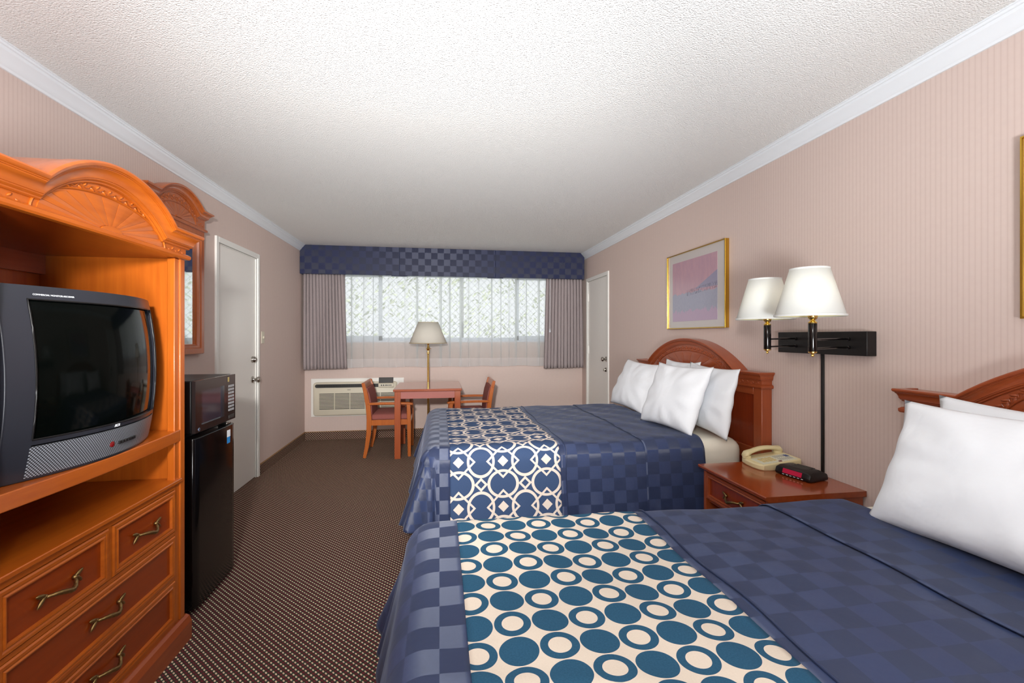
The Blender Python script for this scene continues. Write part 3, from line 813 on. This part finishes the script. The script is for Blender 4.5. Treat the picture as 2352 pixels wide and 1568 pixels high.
# side flanks wrapping back
for s in (-1, 1):
    y0 = YC+s*HWD
    b.grid(12, 20, lambda u, w: (tvx(y0, ZB+(ZT-ZB)*w)-.02-.12*u, y0-s*(.012*u*u), ZB+(ZT-ZB)*w))
obj('front_frame', b, M_tv, tv, smooth=40, normals=True)
for s in (-1, 1):
    obj('edge_bead', MB().tube([(tvx(YC+s*HWD, ZB+(ZT-ZB)*i/20)-.002, YC+s*(HWD-.002), ZB+.004+(ZT-ZB-.008)*i/20) for i in range(21)], .004, 8), M_tv, tv, smooth=60)
def ring_yz(x, hw, z0, z1, r=.03): return [(x, YC+p, q) for p, q in rrect(-hw, hw, z0, z1, r, 4)]
obj('rear_shell', MB().loft([ring_yz(-1.18, HWD-.008, ZB+.001, ZT-.003), ring_yz(-1.27, HWD-.02, ZB+.001, ZT-.012), ring_yz(-1.42, HWD-.1, ZB+.001, ZT-.09, .05), ring_yz(-1.55, HWD-.14, ZB+.001, ZT-.16, .05)]), M_blackm, tv, smooth=40)
obj('screen', bow(SY0-.004, SY1+.004, SZ0-.004, SZ1+.004, back=-.03, front=-.009, ny=24, nz=20), M_screen, tv, smooth=60)
m = MB(); inn = []
for i in range(81):
    f = i/80*4; k = int(f) % 4; q = f-int(f)
    y, z = [(SY0+(SY1-SY0)*q, SZ0), (SY1, SZ0+(SZ1-SZ0)*q), (SY1-(SY1-SY0)*q, SZ1), (SY0, SZ1-(SZ1-SZ0)*q)][k]
    inn.append((tvx(y, z)+.0005, y, z))
m.tube(inn, .0026, 6); obj('screen_bezel', m, M_blackm, tv, smooth=60)
gr = obj('speaker_grille', bow(SY0-.002, SY1+.02, .932, 1.017, back=-.016, front=.0012, ny=24, nz=5), M_grille, tv, smooth=60)
m = MB()
for i in range(6):
    y = 1.712+i*.0155; x = tvx(y, .966); m.box(x-.002, x+.006, y, y+.012, .962, .972)
obj('button', m, M_blackm, tv, bevel=.001)
x = tvx(1.683, .968)
obj('remote_sensor', xl(x, 1.683, .968, 1, [(.0095, -.002), (.0095, .003), (.006, .004), (.001, .0042)]), M_red, tv)
def tang(y, z): 
    a = Vector((tvx(y+.01, z)-tvx(y-.01, z), .02, 0)).normalized(); c = Vector((tvx(y, z+.01)-tvx(y, z-.01), 0, .02)).normalized(); return a, c
a, c = tang(1.69, 1.031)
text('brand_lettering', 'RCA', .0115, (tvx(1.69, 1.0285)+.0022, 1.69, 1.0285), a, c, M_white, tv, shear=.35, bold=.0006)
a, c = tang(1.50, 1.441)
text('lettering', 'COMMERCIAL MONITOR-RECEIVER', .0066, (tvx(1.505, 1.441)+.001, 1.505, 1.441), a, c, M_white, tv)

# ------------------------------------------------------------------ wall mirror
mr = thing('wall_mirror', (L, 3.2, 1.2), 'wood-framed wall mirror with arched carved top on the left wall', 'mirror')
TM = lambda a, z, o: (L+.04+o, a, z)
MY0, MY1 = 2.868, 3.534
def frame_ring(y0, y1, z0, z1):
    return MB().loft([[(L+o, y0+f, z0+f), (L+o, y1-f, z0+f), (L+o, y1-f, z1-f), (L+o, y0+f, z1-f)] for f, o in ((0, .002), (0, .03), (.006, .04), (.04, .04), (.046, .034), (.06, .034), (.066, .02), (.07, .02), (.072, .006))], caps=False)
obj('frame', frame_ring(MY0, MY1, 1.198, 2.07), M_mir, mr, smooth=20)
obj('mirror_glass', MB().box(L+.002, L+.012, MY0+.07, MY1-.07, 1.265, 2.0), M_mirror, mr, smooth=0)
pediment(mr, TM, 3.201, .333, 2.072, 2.198, .248, 2.288, .055, .045, .038, M_mir, M_mir, .2, 2.085, .085, 0, over=.045)

# ------------------------------------------------------------------ fridge and microwave
FY0, FY1 = 2.345, 2.768
fr = thing('mini_fridge', (-1.4, 2.556, 0), 'black mini fridge standing on the carpet beside the TV cabinet', 'fridge')
obj('cabinet_body', MB().box(-1.64, -1.19, FY0+.003, FY1-.003, .012, .838), M_blackm, fr, bevel=.006)
obj('door', MB().prism([(-1.186, FY0), (-1.186, FY1), (-1.15, FY1), (-1.14, FY1-.012), (-1.137, FY1-.04), (-1.137, FY0+.04), (-1.14, FY0+.012), (-1.15, FY0)], lambda u, w, k: (u, w, (.03, .838)[k])), M_black, fr, bevel=.004, smooth=40)
obj('top_hinge', MB().box(-1.2, -1.15, FY1-.07, FY1-.02, .838, .848), M_chrome, fr, bevel=.003)
for y in (FY0+.02, FY1-.05):
    for x in (-1.6, -1.23): obj('foot', MB().box(x, x+.03, y, y+.03, 0, .013), M_blackd, fr, smooth=0)
obj('energy_sticker', MB().box(-1.1372, -1.1364, 2.668, 2.705, .775, .812), M_white, fr, smooth=0, label='white and blue energy sticker')
obj('energy_sticker', MB().box(-1.1372, -1.1364, 2.668, 2.702, .741, .775), M_blueprint, fr, smooth=0, label='blue lower half of the sticker')
mw = thing('microwave', (-1.36, 2.556, .85), 'small black microwave oven on top of the mini fridge', 'microwave')
MZ0, MZ1 = .862, 1.112
obj('casing', MB().box(-1.5, -1.155, FY0, FY1-.002, MZ0, MZ1), M_blackm, mw, bevel=.006)
for y in (FY0+.03, FY1-.06):
    for x in (-1.47, -1.2): obj('foot', MB().box(x, x+.03, y, y+.03, .8495 if x < -1.3 or y < 2.5 else .849, MZ0+.002), M_blackd, mw, smooth=0)
dy1 = 2.668
def frm(m, y0, y1, z0, z1, Y0, Y1, Z0, Z1, x0, x1):
    m.box(x0, x1, y0, Y0, z0, z1).box(x0, x1, Y1, y1, z0, z1).box(x0, x1, Y0, Y1, z0, Z0).box(x0, x1, Y0, Y1, Z1, z1); return m
M_mwf = mat('microwave_face', srgb(34, 28, 28), .1, spec=.7)
md = obj('door', frm(MB(), FY0, dy1, MZ0+.002, MZ1-.001, 2.4, 2.635, .895, 1.06, -1.153, -1.137), M_mwf, mw, smooth=0, bevel=.0)
obj('window', MB().box(-1.150, -1.146, 2.4, 2.635, .895, 1.06), mat('microwave_glass', srgb(52, 46, 56), .08, spec=.8), md, smooth=0)
kp = obj('control_panel', MB().box(-1.153, -1.137, dy1+.002, FY1-.001, MZ0+.002, MZ1-.001), M_mwf, mw, smooth=0)
m = MB()
for r_ in range(8):
    for c_ in range(3):
        y = 2.683+c_*.024; z = 1.05-r_*.0185
        m.box(-1.1372, -1.1358, y, y+.017, z-.006, z+.006)
obj('keypad', m, M_grey, kp, smooth=0)
obj('open_button', MB().box(-1.1375, -1.135, 2.685, 2.748, .874, .892), M_dkgrey, kp, bevel=.002)
obj('sticker', MB().box(-1.1372, -1.1362, 2.676, 2.692, 1.075, 1.1), mat('gold_sticker', srgb(170, 150, 90), .4), md, smooth=0)
em = obj('emblem', xl(-1.137, 2.378, .877, 1, [(.008, 0), (.008, .0012)]), mat('emblem_silver', srgb(150, 170, 205), .3, metal=.6), md)
obj('ring', xl(-1.1358, 2.378, .877, 1, [(.0055, 0), (.0055, .0006)]), M_dkgrey, em)

# ------------------------------------------------------------------ beds
def rbox(x0, x1, y0, y1, z0, z1, r, n=5):
    m = MB(); q = MB
    for_ = []
    def ring(ins, z): return [(x, y, z) for x, y in rrect(x0+ins, x1-ins, y0+ins, y1-ins, max(r*1.2-ins*.3, .02), 6)]
    rr = []
    for k in range(n+1):
        a = PI/2*k/n; rr.append(ring(r*(1-sn(a)), z0+r*(1-cs(a))))
    for k in range(n+1):
        a = PI/2*k/n; rr.append(ring(r*(1-cs(a)), z1-r+r*sn(a)))
    return m.loft(rr)
XF = -.02; XH = 1.575; RR = .09
def bed(y0, y1, lab, near):
    yc = (y0+y1)/2
    t = thing('bed', (.88, yc, 0), lab, 'bed')
    obj('bed_base', MB().box(-.03, 1.87, y0+.06, y1-.06, .05, .24), mat('base_cloth', srgb(70, 66, 64), .9), t, smooth=0)
    for x in (.05, 1.75):
        for y in (y0+.12, y1-.17): obj('bed_leg', MB().box(x, x+.05, y, y+.05, 0, .052), M_blackd, t, smooth=0)
    obj('box_spring', rbox(-.04, 1.87, y0+.045, y1-.045, .24, .44, .02), M_matt, t, smooth=40)
    obj('mattress', rbox(-.05, 1.87, y0+.035, y1-.035, .44, .686, .07), M_sheet, t, smooth=40, label='mattress in cream fitted sheet')
    return t
def fold(e, flare, R=RR):
    q = R*PI/2
    if e <= q: return R*sn(e/R), R*(1-cs(e/R))
    return R+(e-q)*flare, R+(e-q)*math.sqrt(max(1-flare*flare, .2))
def spread(name, y0, y1, ztop, drop_f, drop_s, seed, label, cat, grp, uo, vo, mprint, fl_f, fl_s, wr, tp=0, XH=XH):
    yc = (y0+y1)/2; t = thing(name, (.7, yc, ztop), label, cat, grp)
    Y0, Y1 = y0+RR, y1-RR; W = Y1-Y0
    qd = RR*PI/2; EF = qd+drop_f; ES = qd+drop_s
    rn = random.Random(seed); pz = [rn.uniform(0, 6.3) for _ in range(12)]
    def pos(u, vv, lift=0):
        # u measured from the foot seam line, vv from the near side; excess hangs down
        eu = max(0, -u); ev = max(0, -vv, vv-W); sv = -1 if vv < 0 else 1
        x = XF+max(u, 0); y = Y0+min(max(vv, 0), W)
        z = ztop+lift; y -= tp*min(max(u, 0)/1.5, 1)*min(max(vv, 0), W)/W
        flat = 1-min(1, (eu+ev)*12)
        z += flat*(.003*sn(u*9+pz[0]+vv*4)+.0035*sn(vv*7+pz[1]-u*5)+.002*sn(u*23+vv*17+pz[2]))
        z += flat*wr*(.006*math.exp(-((vv-.45-.15*u)/.03)**2)*sn(u*6+pz[3])+.005*math.exp(-((vv-.75+.2*u)/.025)**2)*sn(u*5+pz[4]))
        if eu == 0 and ev == 0: return (x, y, z)
        e = max(eu, ev*EF/ES if ES else ev) if eu > 0 and ev > 0 else max(eu, ev)
        th = math.atan2(ev*EF/ES, eu) if eu > 0 and ev > 0 else (0 if eu > 0 else PI/2)
        fl = fl_f*cs(th)**2+fl_s*sn(th)**2+.34*sn(2*th)**2*.8
        lim = EF if th < 1e-6 else (ES if th > PI/2-1e-6 else EF)
        k = min(1, e/lim)
        per = (vv if th < .01 else (u*1.0 if th > 1.56 else th*.5))
        rip = .011*k*k*(sn(per*13+pz[5])+.6*sn(per*29+pz[6])) + .02*k*k*sn(2*th)*sn(th*10+pz[7])
        o, d = fold(e, fl); o += rip
        return (x-o*cs(th), y+sv*o*sn(th), z-d)
    vs0, vs1 = -ES, W+ES
    def piece(nm, u0, u1, mt, nu, parent=t, lift=0, lb=None, solid=.004):
        nv = 150
        m = MB().grid(nu, nv, lambda a, c: pos(u0+(u1-u0)*a, vs0+(vs1-vs0)*c, lift), lambda a, c: (u0+(u1-u0)*a+XF+uo, vs0+(vs1-vs0)*c+Y0+vo))
        return obj(nm, m, mt, parent, smooth=180, normals=False, solid=solid, label=lb)
    piece('foot_panel', -EF, .078, M_check, 44)
    piece('printed_band', .078, .70, mprint, 44, lift=.0012, lb='printed cream and blue band across the cover')
    piece('centre_panel', .70, 1.235, M_check, 36)
    piece('turned_hem', 1.215, XH-XF, M_check, 26, lift=.008)
    # stitched ridge beside the band
    m = MB(); m.tube([pos(.735+.004*sn(i*.3), vs0+(vs1-vs0)*i/120, .003) for i in range(121)], .0035, 6)
    obj('seam_piping', m, M_check, t, smooth=60)
    return t

bed(2.50, 4.02, 'farther double bed with navy cover and lattice band, by the corner door', False)
bed(.0, 1.55, 'nearest double bed with navy cover and circle-print band', True)
GB = None
# uv of band: circle centres fall on x=.157+.0834k, y=1.142+.0834k
spread('bedspread', 2.50, 4.02, .70, .33, .44, 3, 'navy checked bedspread with cream lattice-pattern band on the farther bed', 'bedspread', GB, .0, 0, M_latt, .25, .12, .3)
spread('bedspread', .0, 1.615, .70, .34, .44, 8, 'navy checked bedspread with cream and blue circle-pattern band on the nearest bed', 'bedspread', GB, 0, 0, M_circ, .22, .1, 1, .05, 1.50)

# pillows
def pillow(pos_, w, h, th, lean, yaw, label, seed, grp, roll=0):
    rn = random.Random(seed); n = 30; p = [rn.uniform(0, 6.28) for _ in range(8)]
    m = MB()
    def side(sg):
        def fn(u, v2):
            a, c = 2*u-1, 2*v2-1
            hgt = ((1-abs(a)**2.6)*(1-abs(c)**2.4))**.55
            k = .09
            x = w/2*a*(1-k*(1-abs(c)**2.2)*abs(a)**3)
            y = h/2*c*(1-k*(1-abs(a)**2.4)*abs(c)**3)
            edge = (1-hgt)
            wrk = .006*hgt**.5*(sn(a*7+c*3+p[0])*.5+sn(c*9-a*4+p[1])*.4)+.004*edge*hgt*8*sn(11*math.atan2(c, a)+p[2])*.5
            sag = 1-.22*c
            z = sg*(th/2*hgt*sag)+wrk
            return (x, y, z)
        return fn
    g1 = MB()
    g1.grid(n, n, side(1)); g1.grid(n, n, side(-1))
    bmesh.ops.remove_doubles(g1.b, verts=g1.b.verts, dist=.0015)
    # local x -> along Y, local y -> up (leaning), local z -> toward foot (-X)
    ax = Vector((0, -1, 0)); up = Vector((sn(lean), 0, cs(lean))); nz = ax.cross(up)
    M = Matrix((ax, up, nz)).transposed().to_4x4()
    M = Matrix.Translation(Vector(pos_)) @ Matrix.Rotation(yaw, 4, 'Z') @ M @ Matrix.Rotation(roll, 4, 'Z') @ Matrix.Translation(Vector((0, h/2, 0)))
    o = obj('pillow', g1, M_pillow, None, smooth=180, xf=M)
    return tag(o, label, 'pillow', grp)
m_ = MB(); m_.b.free()
GP = 'white pillows'
pillow((1.575, 3.68, .70), .68, .44, .16, .40, .02, 'white pillow at the window end of the farther bed, leaning on the headboard', 11, GP, -.02)
pillow((1.775, 3.2, .695), .50, .45, .10, .12, .0, 'white pillow mostly hidden in the middle behind the front pillow of the farther bed', 14, GP)
pillow((1.50, 2.87, .70), .60, .46, .15, .36, .10, 'large white pillow in front in the middle of the farther bed', 12, GP, .0)
pillow((1.71, 2.76, .70), .60, .44, .12, .18, -.05, 'white pillow nearest the nightstand on the farther bed, behind the front one', 13, GP, -.02)
pillow((1.67, 1.00, .70), .76, .42, .13, .27, 0, 'white pillow on the nearest bed behind the big front pillow', 15, GP, -.02)
pillow((1.46, .985, .70), .74, .44, .17, .40, .0, 'big white pillow in front on the nearest bed, cut by the photo edge', 16, GP, .02)

# headboards
def headboard(yc, label):
    t = thing('headboard', (R-.05, yc, .3), label, 'headboard', 'arched carved headboards on the right wall')
    T = lambda a, z, o: (1.905-o, a, z)
    hw = .822
    obj('panel', MB().prism([(-hw+.06, .32), (hw-.06, .32), (hw-.06, 1.02), (-hw+.06, 1.02)], lambda a, z, k: T(yc+a, z, (-.06, -.012)[k])), M_redp, t, smooth=0)
    for s in (-1, 1):
        obj('post', MB().box(1.905, R-.001, *sorted((yc+s*hw, yc+s*(hw-.075))), .25, 1.02), M_redz, t, bevel=.004)
    obj('lower_rail', MB().box(1.905, R-.001, yc-hw+.075, yc+hw-.075, .56, .64), M_redy, t, bevel=.003)
    obj('upper_rail', MB().box(1.905, R-.001, yc-hw+.075, yc+hw-.075, .965, 1.02), M_redy, t, bevel=.003)
    pediment(t, T, yc, hw, 1.02, 1.106, .611, 1.307, .052, .036, .069, M_redy, M_redy, .47, 1.028, .175, 0, over=.024)
    return t
headboard(3.26, 'arched carved cherry-wood headboard behind the farther bed')
headboard(.775, 'arched carved headboard at the right edge, behind the nearest bed')

# ------------------------------------------------------------------ nightstand, phone, clock
NY0, NY1, NZ = 1.825, 2.365, .60
ns = thing('nightstand', (1.72, 2.1, 0), 'red-brown wooden nightstand with one drawer between the beds', 'nightstand')
prof = [(1.446, NZ-.004), (1.45, NZ), (R-.004, NZ), (R-.004, NZ-.026), (1.462, NZ-.026), (1.455, NZ-.018), (1.448, NZ-.014)]
obj('top', MB().prism(prof, lambda u, w, k: (u, (NY0, NY1)[k], w)), M_nsx, ns, smooth=20)
for y0, y1 in ((NY0+.015, NY0+.035), (NY1-.035, NY1-.015)): obj('side_panel', MB().box(1.472, R-.006, y0, y1, .06, NZ-.026), M_redz, ns, bevel=.003)
obj('back_panel', MB().box(R-.02, R-.006, NY0+.035, NY1-.035, .06, NZ-.026), M_redz, ns, smooth=0)
obj('shelf', MB().box(1.49, R-.02, NY0+.035, NY1-.035, .4, .415).box(1.49, R-.02, NY0+.035, NY1-.035, .08, .1), M_redy, ns, smooth=0)
obj('plinth', MB().box(1.465, R-.006, NY0+.01, NY1-.01, 0, .06), M_redy, ns, bevel=.004)
drawer(ns, lambda a, z, o: (1.476-o, a, z), NY0+.038, NY1-.038, .42, .565, M_redy, M_redp)

ph_ = thing('telephone', (1.83, 2.27, NZ), 'almond desk telephone on the nightstand behind the clock', 'telephone')
rz = Matrix.Translation((1.825, 2.268, NZ)) @ Matrix.Rotation(-.06, 4, 'Z')
def pxf(p): return rz @ Vector(p)
def loc(m): return rz
# local: x toward wall, y toward window
m = MB(); out = [(-.125, .03), (-.125, -.03), (-.115, -.075), (-.1, -.092), (.11, -.092), (.12, -.085), (.12, .088), (.11, .095), (-.1, .095), (-.115, .08)]
def zt_(x): return .03+.03*(x+.125)/.245
m.loft([[(x*.97, y*.97, .0) for x, y in out], [(x, y, .006) for x, y in out], [(x, y, zt_(x)-.006) for x, y in out], [(x*.95, y*.94, zt_(x)) for x, y in out]])
obj('base', m, M_phone, ph_, xf=rz, smooth=30, bevel=.002)
def top(x, y, d=0): return (x, y, zt_(x)+d)
m = MB(); P4 = [(-.1, -.085), (.1, -.085), (.1, .025), (-.1, .025)]
m.loft([[top(x, y, -.001) for x, y in P4], [top(x, y, .0015) for x, y in P4]])
obj('faceplate', m, M_label, ph_, xf=rz, smooth=0)
m = MB()
for i in range(4):
    for j in range(3):
        x = -.078+i*.02; y = -.0-.022*j
        m.loft([[top(x+dx, y+dy, .001) for dx, dy in ((0, 0), (.013, 0), (.013, -.015), (0, -.015))], [top(x+dx, y+dy, .005) for dx, dy in ((.001, -.001), (.012, -.001), (.012, -.014), (.001, -.014))]])
obj('keypad', m, M_phone2, ph_, xf=rz, smooth=0)
m = MB()
for i in range(7): 
    for j in range(2):
        x = .018+i*.011; y = .012-.045*j
        m.loft([[top(x+dx, y+dy, .001) for dx, dy in ((0, 0), (.004, 0), (.004, -.034), (0, -.034))], [top(x+dx, y+dy, .0022) for dx, dy in ((0, 0), (.004, 0), (.004, -.034), (0, -.034))]])
obj('speed_dial_card', m, mat('faded_print', srgb(150, 150, 148), .6), ph_, xf=rz, smooth=0)
m = MB().loft([[top(-.004+dx, -.072+dy, .001) for dx, dy in ((0, 0), (.014, 0), (.014, -.012), (0, -.012))], [top(-.004+dx, -.072+dy, .004) for dx, dy in ((0, 0), (.014, 0), (.014, -.012), (0, -.012))]])
obj('message_light', m, M_red, ph_, xf=rz, smooth=0)
m = MB().loft([[top(.075+dx, .005+dy, .0015) for dx, dy in ((0, 0), (.02, 0), (.02, -.03), (0, -.03))], [top(.075+dx, .005+dy, .0027) for dx, dy in ((0, 0), (.02, 0), (.02, -.03), (0, -.03))]])
obj('picture_tab', m, mat('tab_blue', srgb(70, 84, 130), .5), ph_, xf=rz, smooth=0)
# handset along x at +y side
rings = []
for i in range(21):
    f = i/20; x = -.118+.225*f; hgt = .052+.045*f*0+.03*sn(PI*f)
    end = abs(2*f-1); tk = .012+.01*max(0, (end-.6)/.4); wd = .021+.007*max(0, (end-.55)/.45)
    zc = zt_(x)+.014+.026*sn(PI*f)**.8
    if i in (0, 20): tk *= .5; wd *= .7
    rings.append([(x, .062+wd*cs(2*PI*k/14), zc+tk*sn(2*PI*k/14)) for k in range(14)])
hs = obj('handset', MB().loft(rings), M_phone, ph_, xf=rz, smooth=60)
m = MB()
for xx in (-.098, .088): m.loft([[(xx+.024*cs(2*PI*k/16), .062+.024*sn(2*PI*k/16), z) for k in range(16)] for z in (zt_(xx)-.002, zt_(xx)+.014)])
obj('earpiece', m, M_phone, hs, xf=rz)

ck = thing('clock_radio', (1.835, 2.065, NZ), 'black digital clock radio with red display on the nightstand', 'clock')
rc = Matrix.Translation((1.842, 2.066, NZ)) @ Matrix.Rotation(.22, 4, 'Z')
# local: front at -x
pr = [(-.068, .004), (-.074, .02), (-.066, .044), (-.04, .052), (.03, .05), (.06, .036), (.066, .01), (.06, .004)]
m = MB(); rings = []
for y, s in ((-.094, .72), (-.09, .9), (-.07, 1), (.07, 1), (.09, .9), (.094, .72)): rings.append([(x*(.9+.1*s), y, .004+(z-.004)*s) for x, z in pr])
m.loft(rings); obj('body', m, M_blackm, ck, xf=rc, smooth=40, bevel=.0015)
def cf(y, z, o=0): # point on tilted front face
    return (-.074+(z-.02)*(.008/.024)-o, y, z)
obj('display', MB().loft([[cf(y, z, -.001) for y, z in ((-.052, .017), (.05, .017), (.05, .04), (-.052, .04))], [cf(y, z, .0012) for y, z in ((-.052, .018), (.05, .018), (.05, .0395), (-.052, .0395))]]), M_clocklit, ck, xf=rc, smooth=0)
m = MB()
for x in (-.04, -.02, 0, .02): m.box(x, x+.012, -.05, .04, .0505, .053)
obj('snooze_bar', m, M_dkgrey, ck, xf=rc, smooth=0)
for y in (-.07, .07):
    for x in (-.05, .045): obj('foot', MB().box(x, x+.01, y, y+.01, 0, .006), M_blackd, ck, xf=rc, smooth=0)
m = MB()
for i in range(6): m.box(-.0755, -.0735, -.06+i*.02, -.05+i*.02, .0095, .012)
obj('marking', m, M_white, ck, xf=rc, smooth=0)

# ------------------------------------------------------------------ double wall lamp
wl = thing('wall_lamp', (R, 2.05, 1.29), 'black swing-arm wall lamp with two white shades between the beds', 'lamp')
mz0, mz1 = 1.232, 1.346
obj('wall_box', MB().box(1.922, R-.001, 1.778, 2.327, mz0, mz1), M_blackm, wl, bevel=.003)
obj('cord_cover', MB().box(R-.011, R-.001, 2.061, 2.077, NZ+.001, mz0), M_blackm, wl, bevel=.002)
for (px, py, yy, label) in ((1.635, 1.771, 1.868, 'near'), (1.705, 2.14, 2.19, 'far')):
    for z in (1.31, 1.27):
        obj('swing_arm', MB().tube([(1.922, yy, z), (1.86, yy-.0, z), (px, py, z-.002)], .0045, 8), M_black, wl)
    for z in (1.31, 1.27): obj('pivot', xl(1.922, yy, z, -1, [(.008, -.002), (.008, .008), (.004, .01)]), M_black, wl)
    obj('lamp_post', MB().lathe(px, py, [(.0165, 1.252), (.0175, 1.256), (.0175, 1.378), (.0165, 1.382)], 20), M_black, wl)
    obj('finial', MB().lathe(px, py, [(.003, 1.232), (.007, 1.236), (.005, 1.242), (.009, 1.247), (.017, 1.25), (.0175, 1.256)], 16), M_brass, wl)
    obj('socket', MB().lathe(px, py, [(.017, 1.381), (.018, 1.385), (.011, 1.39), (.009, 1.395), (.017, 1.402), (.02, 1.412), (.017, 1.424), (.012, 1.43), (.012, 1.47)], 20), M_brass, wl)
    obj('light_bulb', MB().lathe(px, py, [(.012, 1.47), (.014, 1.485), (.028, 1.52), (.03, 1.54), (.022, 1.56), (.004, 1.57)], 16), M_bulb if 'M_bulb' in globals() else globals().setdefault('M_bulb', mat('warm_bulb', srgb(255, 240, 200), .4, emit=srgb(255, 250, 242), es=6)), wl, label='glowing light bulb')
    shade(px, py+.018, 1.412, 1.626, .138, .077, wl, M_shade, name='wall_lamp_shade')

# ------------------------------------------------------------------ pictures
def picture(y0, y1, z0, z1, ay0, ay1, az0, az1, art, label):
    t = thing('framed_picture', (R, (y0+y1)/2, z0), label, 'picture')
    f = MB().loft([[(R-o, y0+i, z0+i), (R-o, y1-i, z0+i), (R-o, y1-i, z1-i), (R-o, y0+i, z1-i)] for i, o in ((0, .001), (0, .03), (.001, .032), (.006, .032), (.007, .03), (.007, .018))], caps=False)
    obj('frame', f, M_gold, t, smooth=0)
    obj('mat_board', MB().box(R-.02, R-.004, y0+.004, y1-.004, z0+.004, z1-.004), M_mat_board, t, smooth=0)
    obj('artwork', MB().box(R-.0215, R-.0198, ay0, ay1, az0, az1), art, t, smooth=0)
picture(2.846, 3.655, 1.383, 2.0, 2.95, 3.573, 1.443, 1.93, M_art, 'gold-framed pastel pink and blue print above the farther bed')
picture(.43, 1.243, 1.383, 2.0, .53, 1.15, 1.443, 1.93, M_art2, 'gold picture frame at the right edge above the nearest bed')

# ------------------------------------------------------------------ camera
F = 1039.3; yaw = .159
cam = bpy.data.cameras.new('camera'); co = bpy.data.objects.new('camera', cam); C.objects.link(co)
cam.sensor_width = 36; cam.lens = F/2352*36; cam.shift_y = -(784-771.2)/2352; cam.clip_start = .02
co.location = (0, 0, 1.325); co.rotation_euler = (PI/2, 0, -yaw)
bpy.context.scene.camera = co

# ------------------------------------------------------------------ light
def light(name, kind, loc, energy, color=(1, 1, 1), size=.1, rot=None, spot=None, sizey=None):
    l = bpy.data.lights.new(name, kind); l.energy = energy; l.color = color
    if kind == 'AREA':
        l.size = size
        if sizey: l.shape = 'RECTANGLE'; l.size_y = sizey
    elif kind == 'SUN': l.angle = size
    else: l.shadow_soft_size = size
    o = bpy.data.objects.new(name, l); C.objects.link(o); o.location = loc
    if rot: o.rotation_euler = rot
    return o
light('flash', 'POINT', (-.2, -.25, 1.72), 21, (1, .985, .96), .05)
o = light('fill_far', 'SPOT', (-.25, -.35, 1.8), 560, (1, .985, .96), .08)  # unseen spot added to brighten the far end of the room
o.data.spot_size = math.radians(72); o.data.spot_blend = 1
o.rotation_euler = (Vector((.12, 6, 1.35))-o.location).to_track_quat('-Z', 'Y').to_euler()
o = light('fill_bounce', 'SPOT', (.1, -.95, .95), 490, (.93, .97, 1), .3)  # unseen upward spot added to brighten the ceiling and its bounce
o.data.spot_size = math.radians(116); o.data.spot_blend = 1
o.rotation_euler = (Vector((.1, .8, 2.45))-o.location).to_track_quat('-Z', 'Y').to_euler()
light('fill_area', 'AREA', (.15, -1.2, 2.2), 6, (1, .98, .95), 1.2, (math.radians(60), 0, 0))  # unseen area light added behind the camera as soft fill
light('sun', 'SUN', (0, 8, 6), 4.0, (1, .97, .9), .02, (math.radians(38), 0, math.radians(20)))
w = bpy.data.worlds.new('sky'); bpy.context.scene.world = w; w.use_nodes = True
bg = w.node_tree.nodes['Background']; bg.inputs[0].default_value = (.92, .96, 1, 1); bg.inputs[1].default_value = .98
vs = bpy.context.scene.view_settings
vs.view_transform = 'Standard'; vs.look = 'None'; vs.gamma = 1; vs.use_curve_mapping = False; vs.exposure = .37
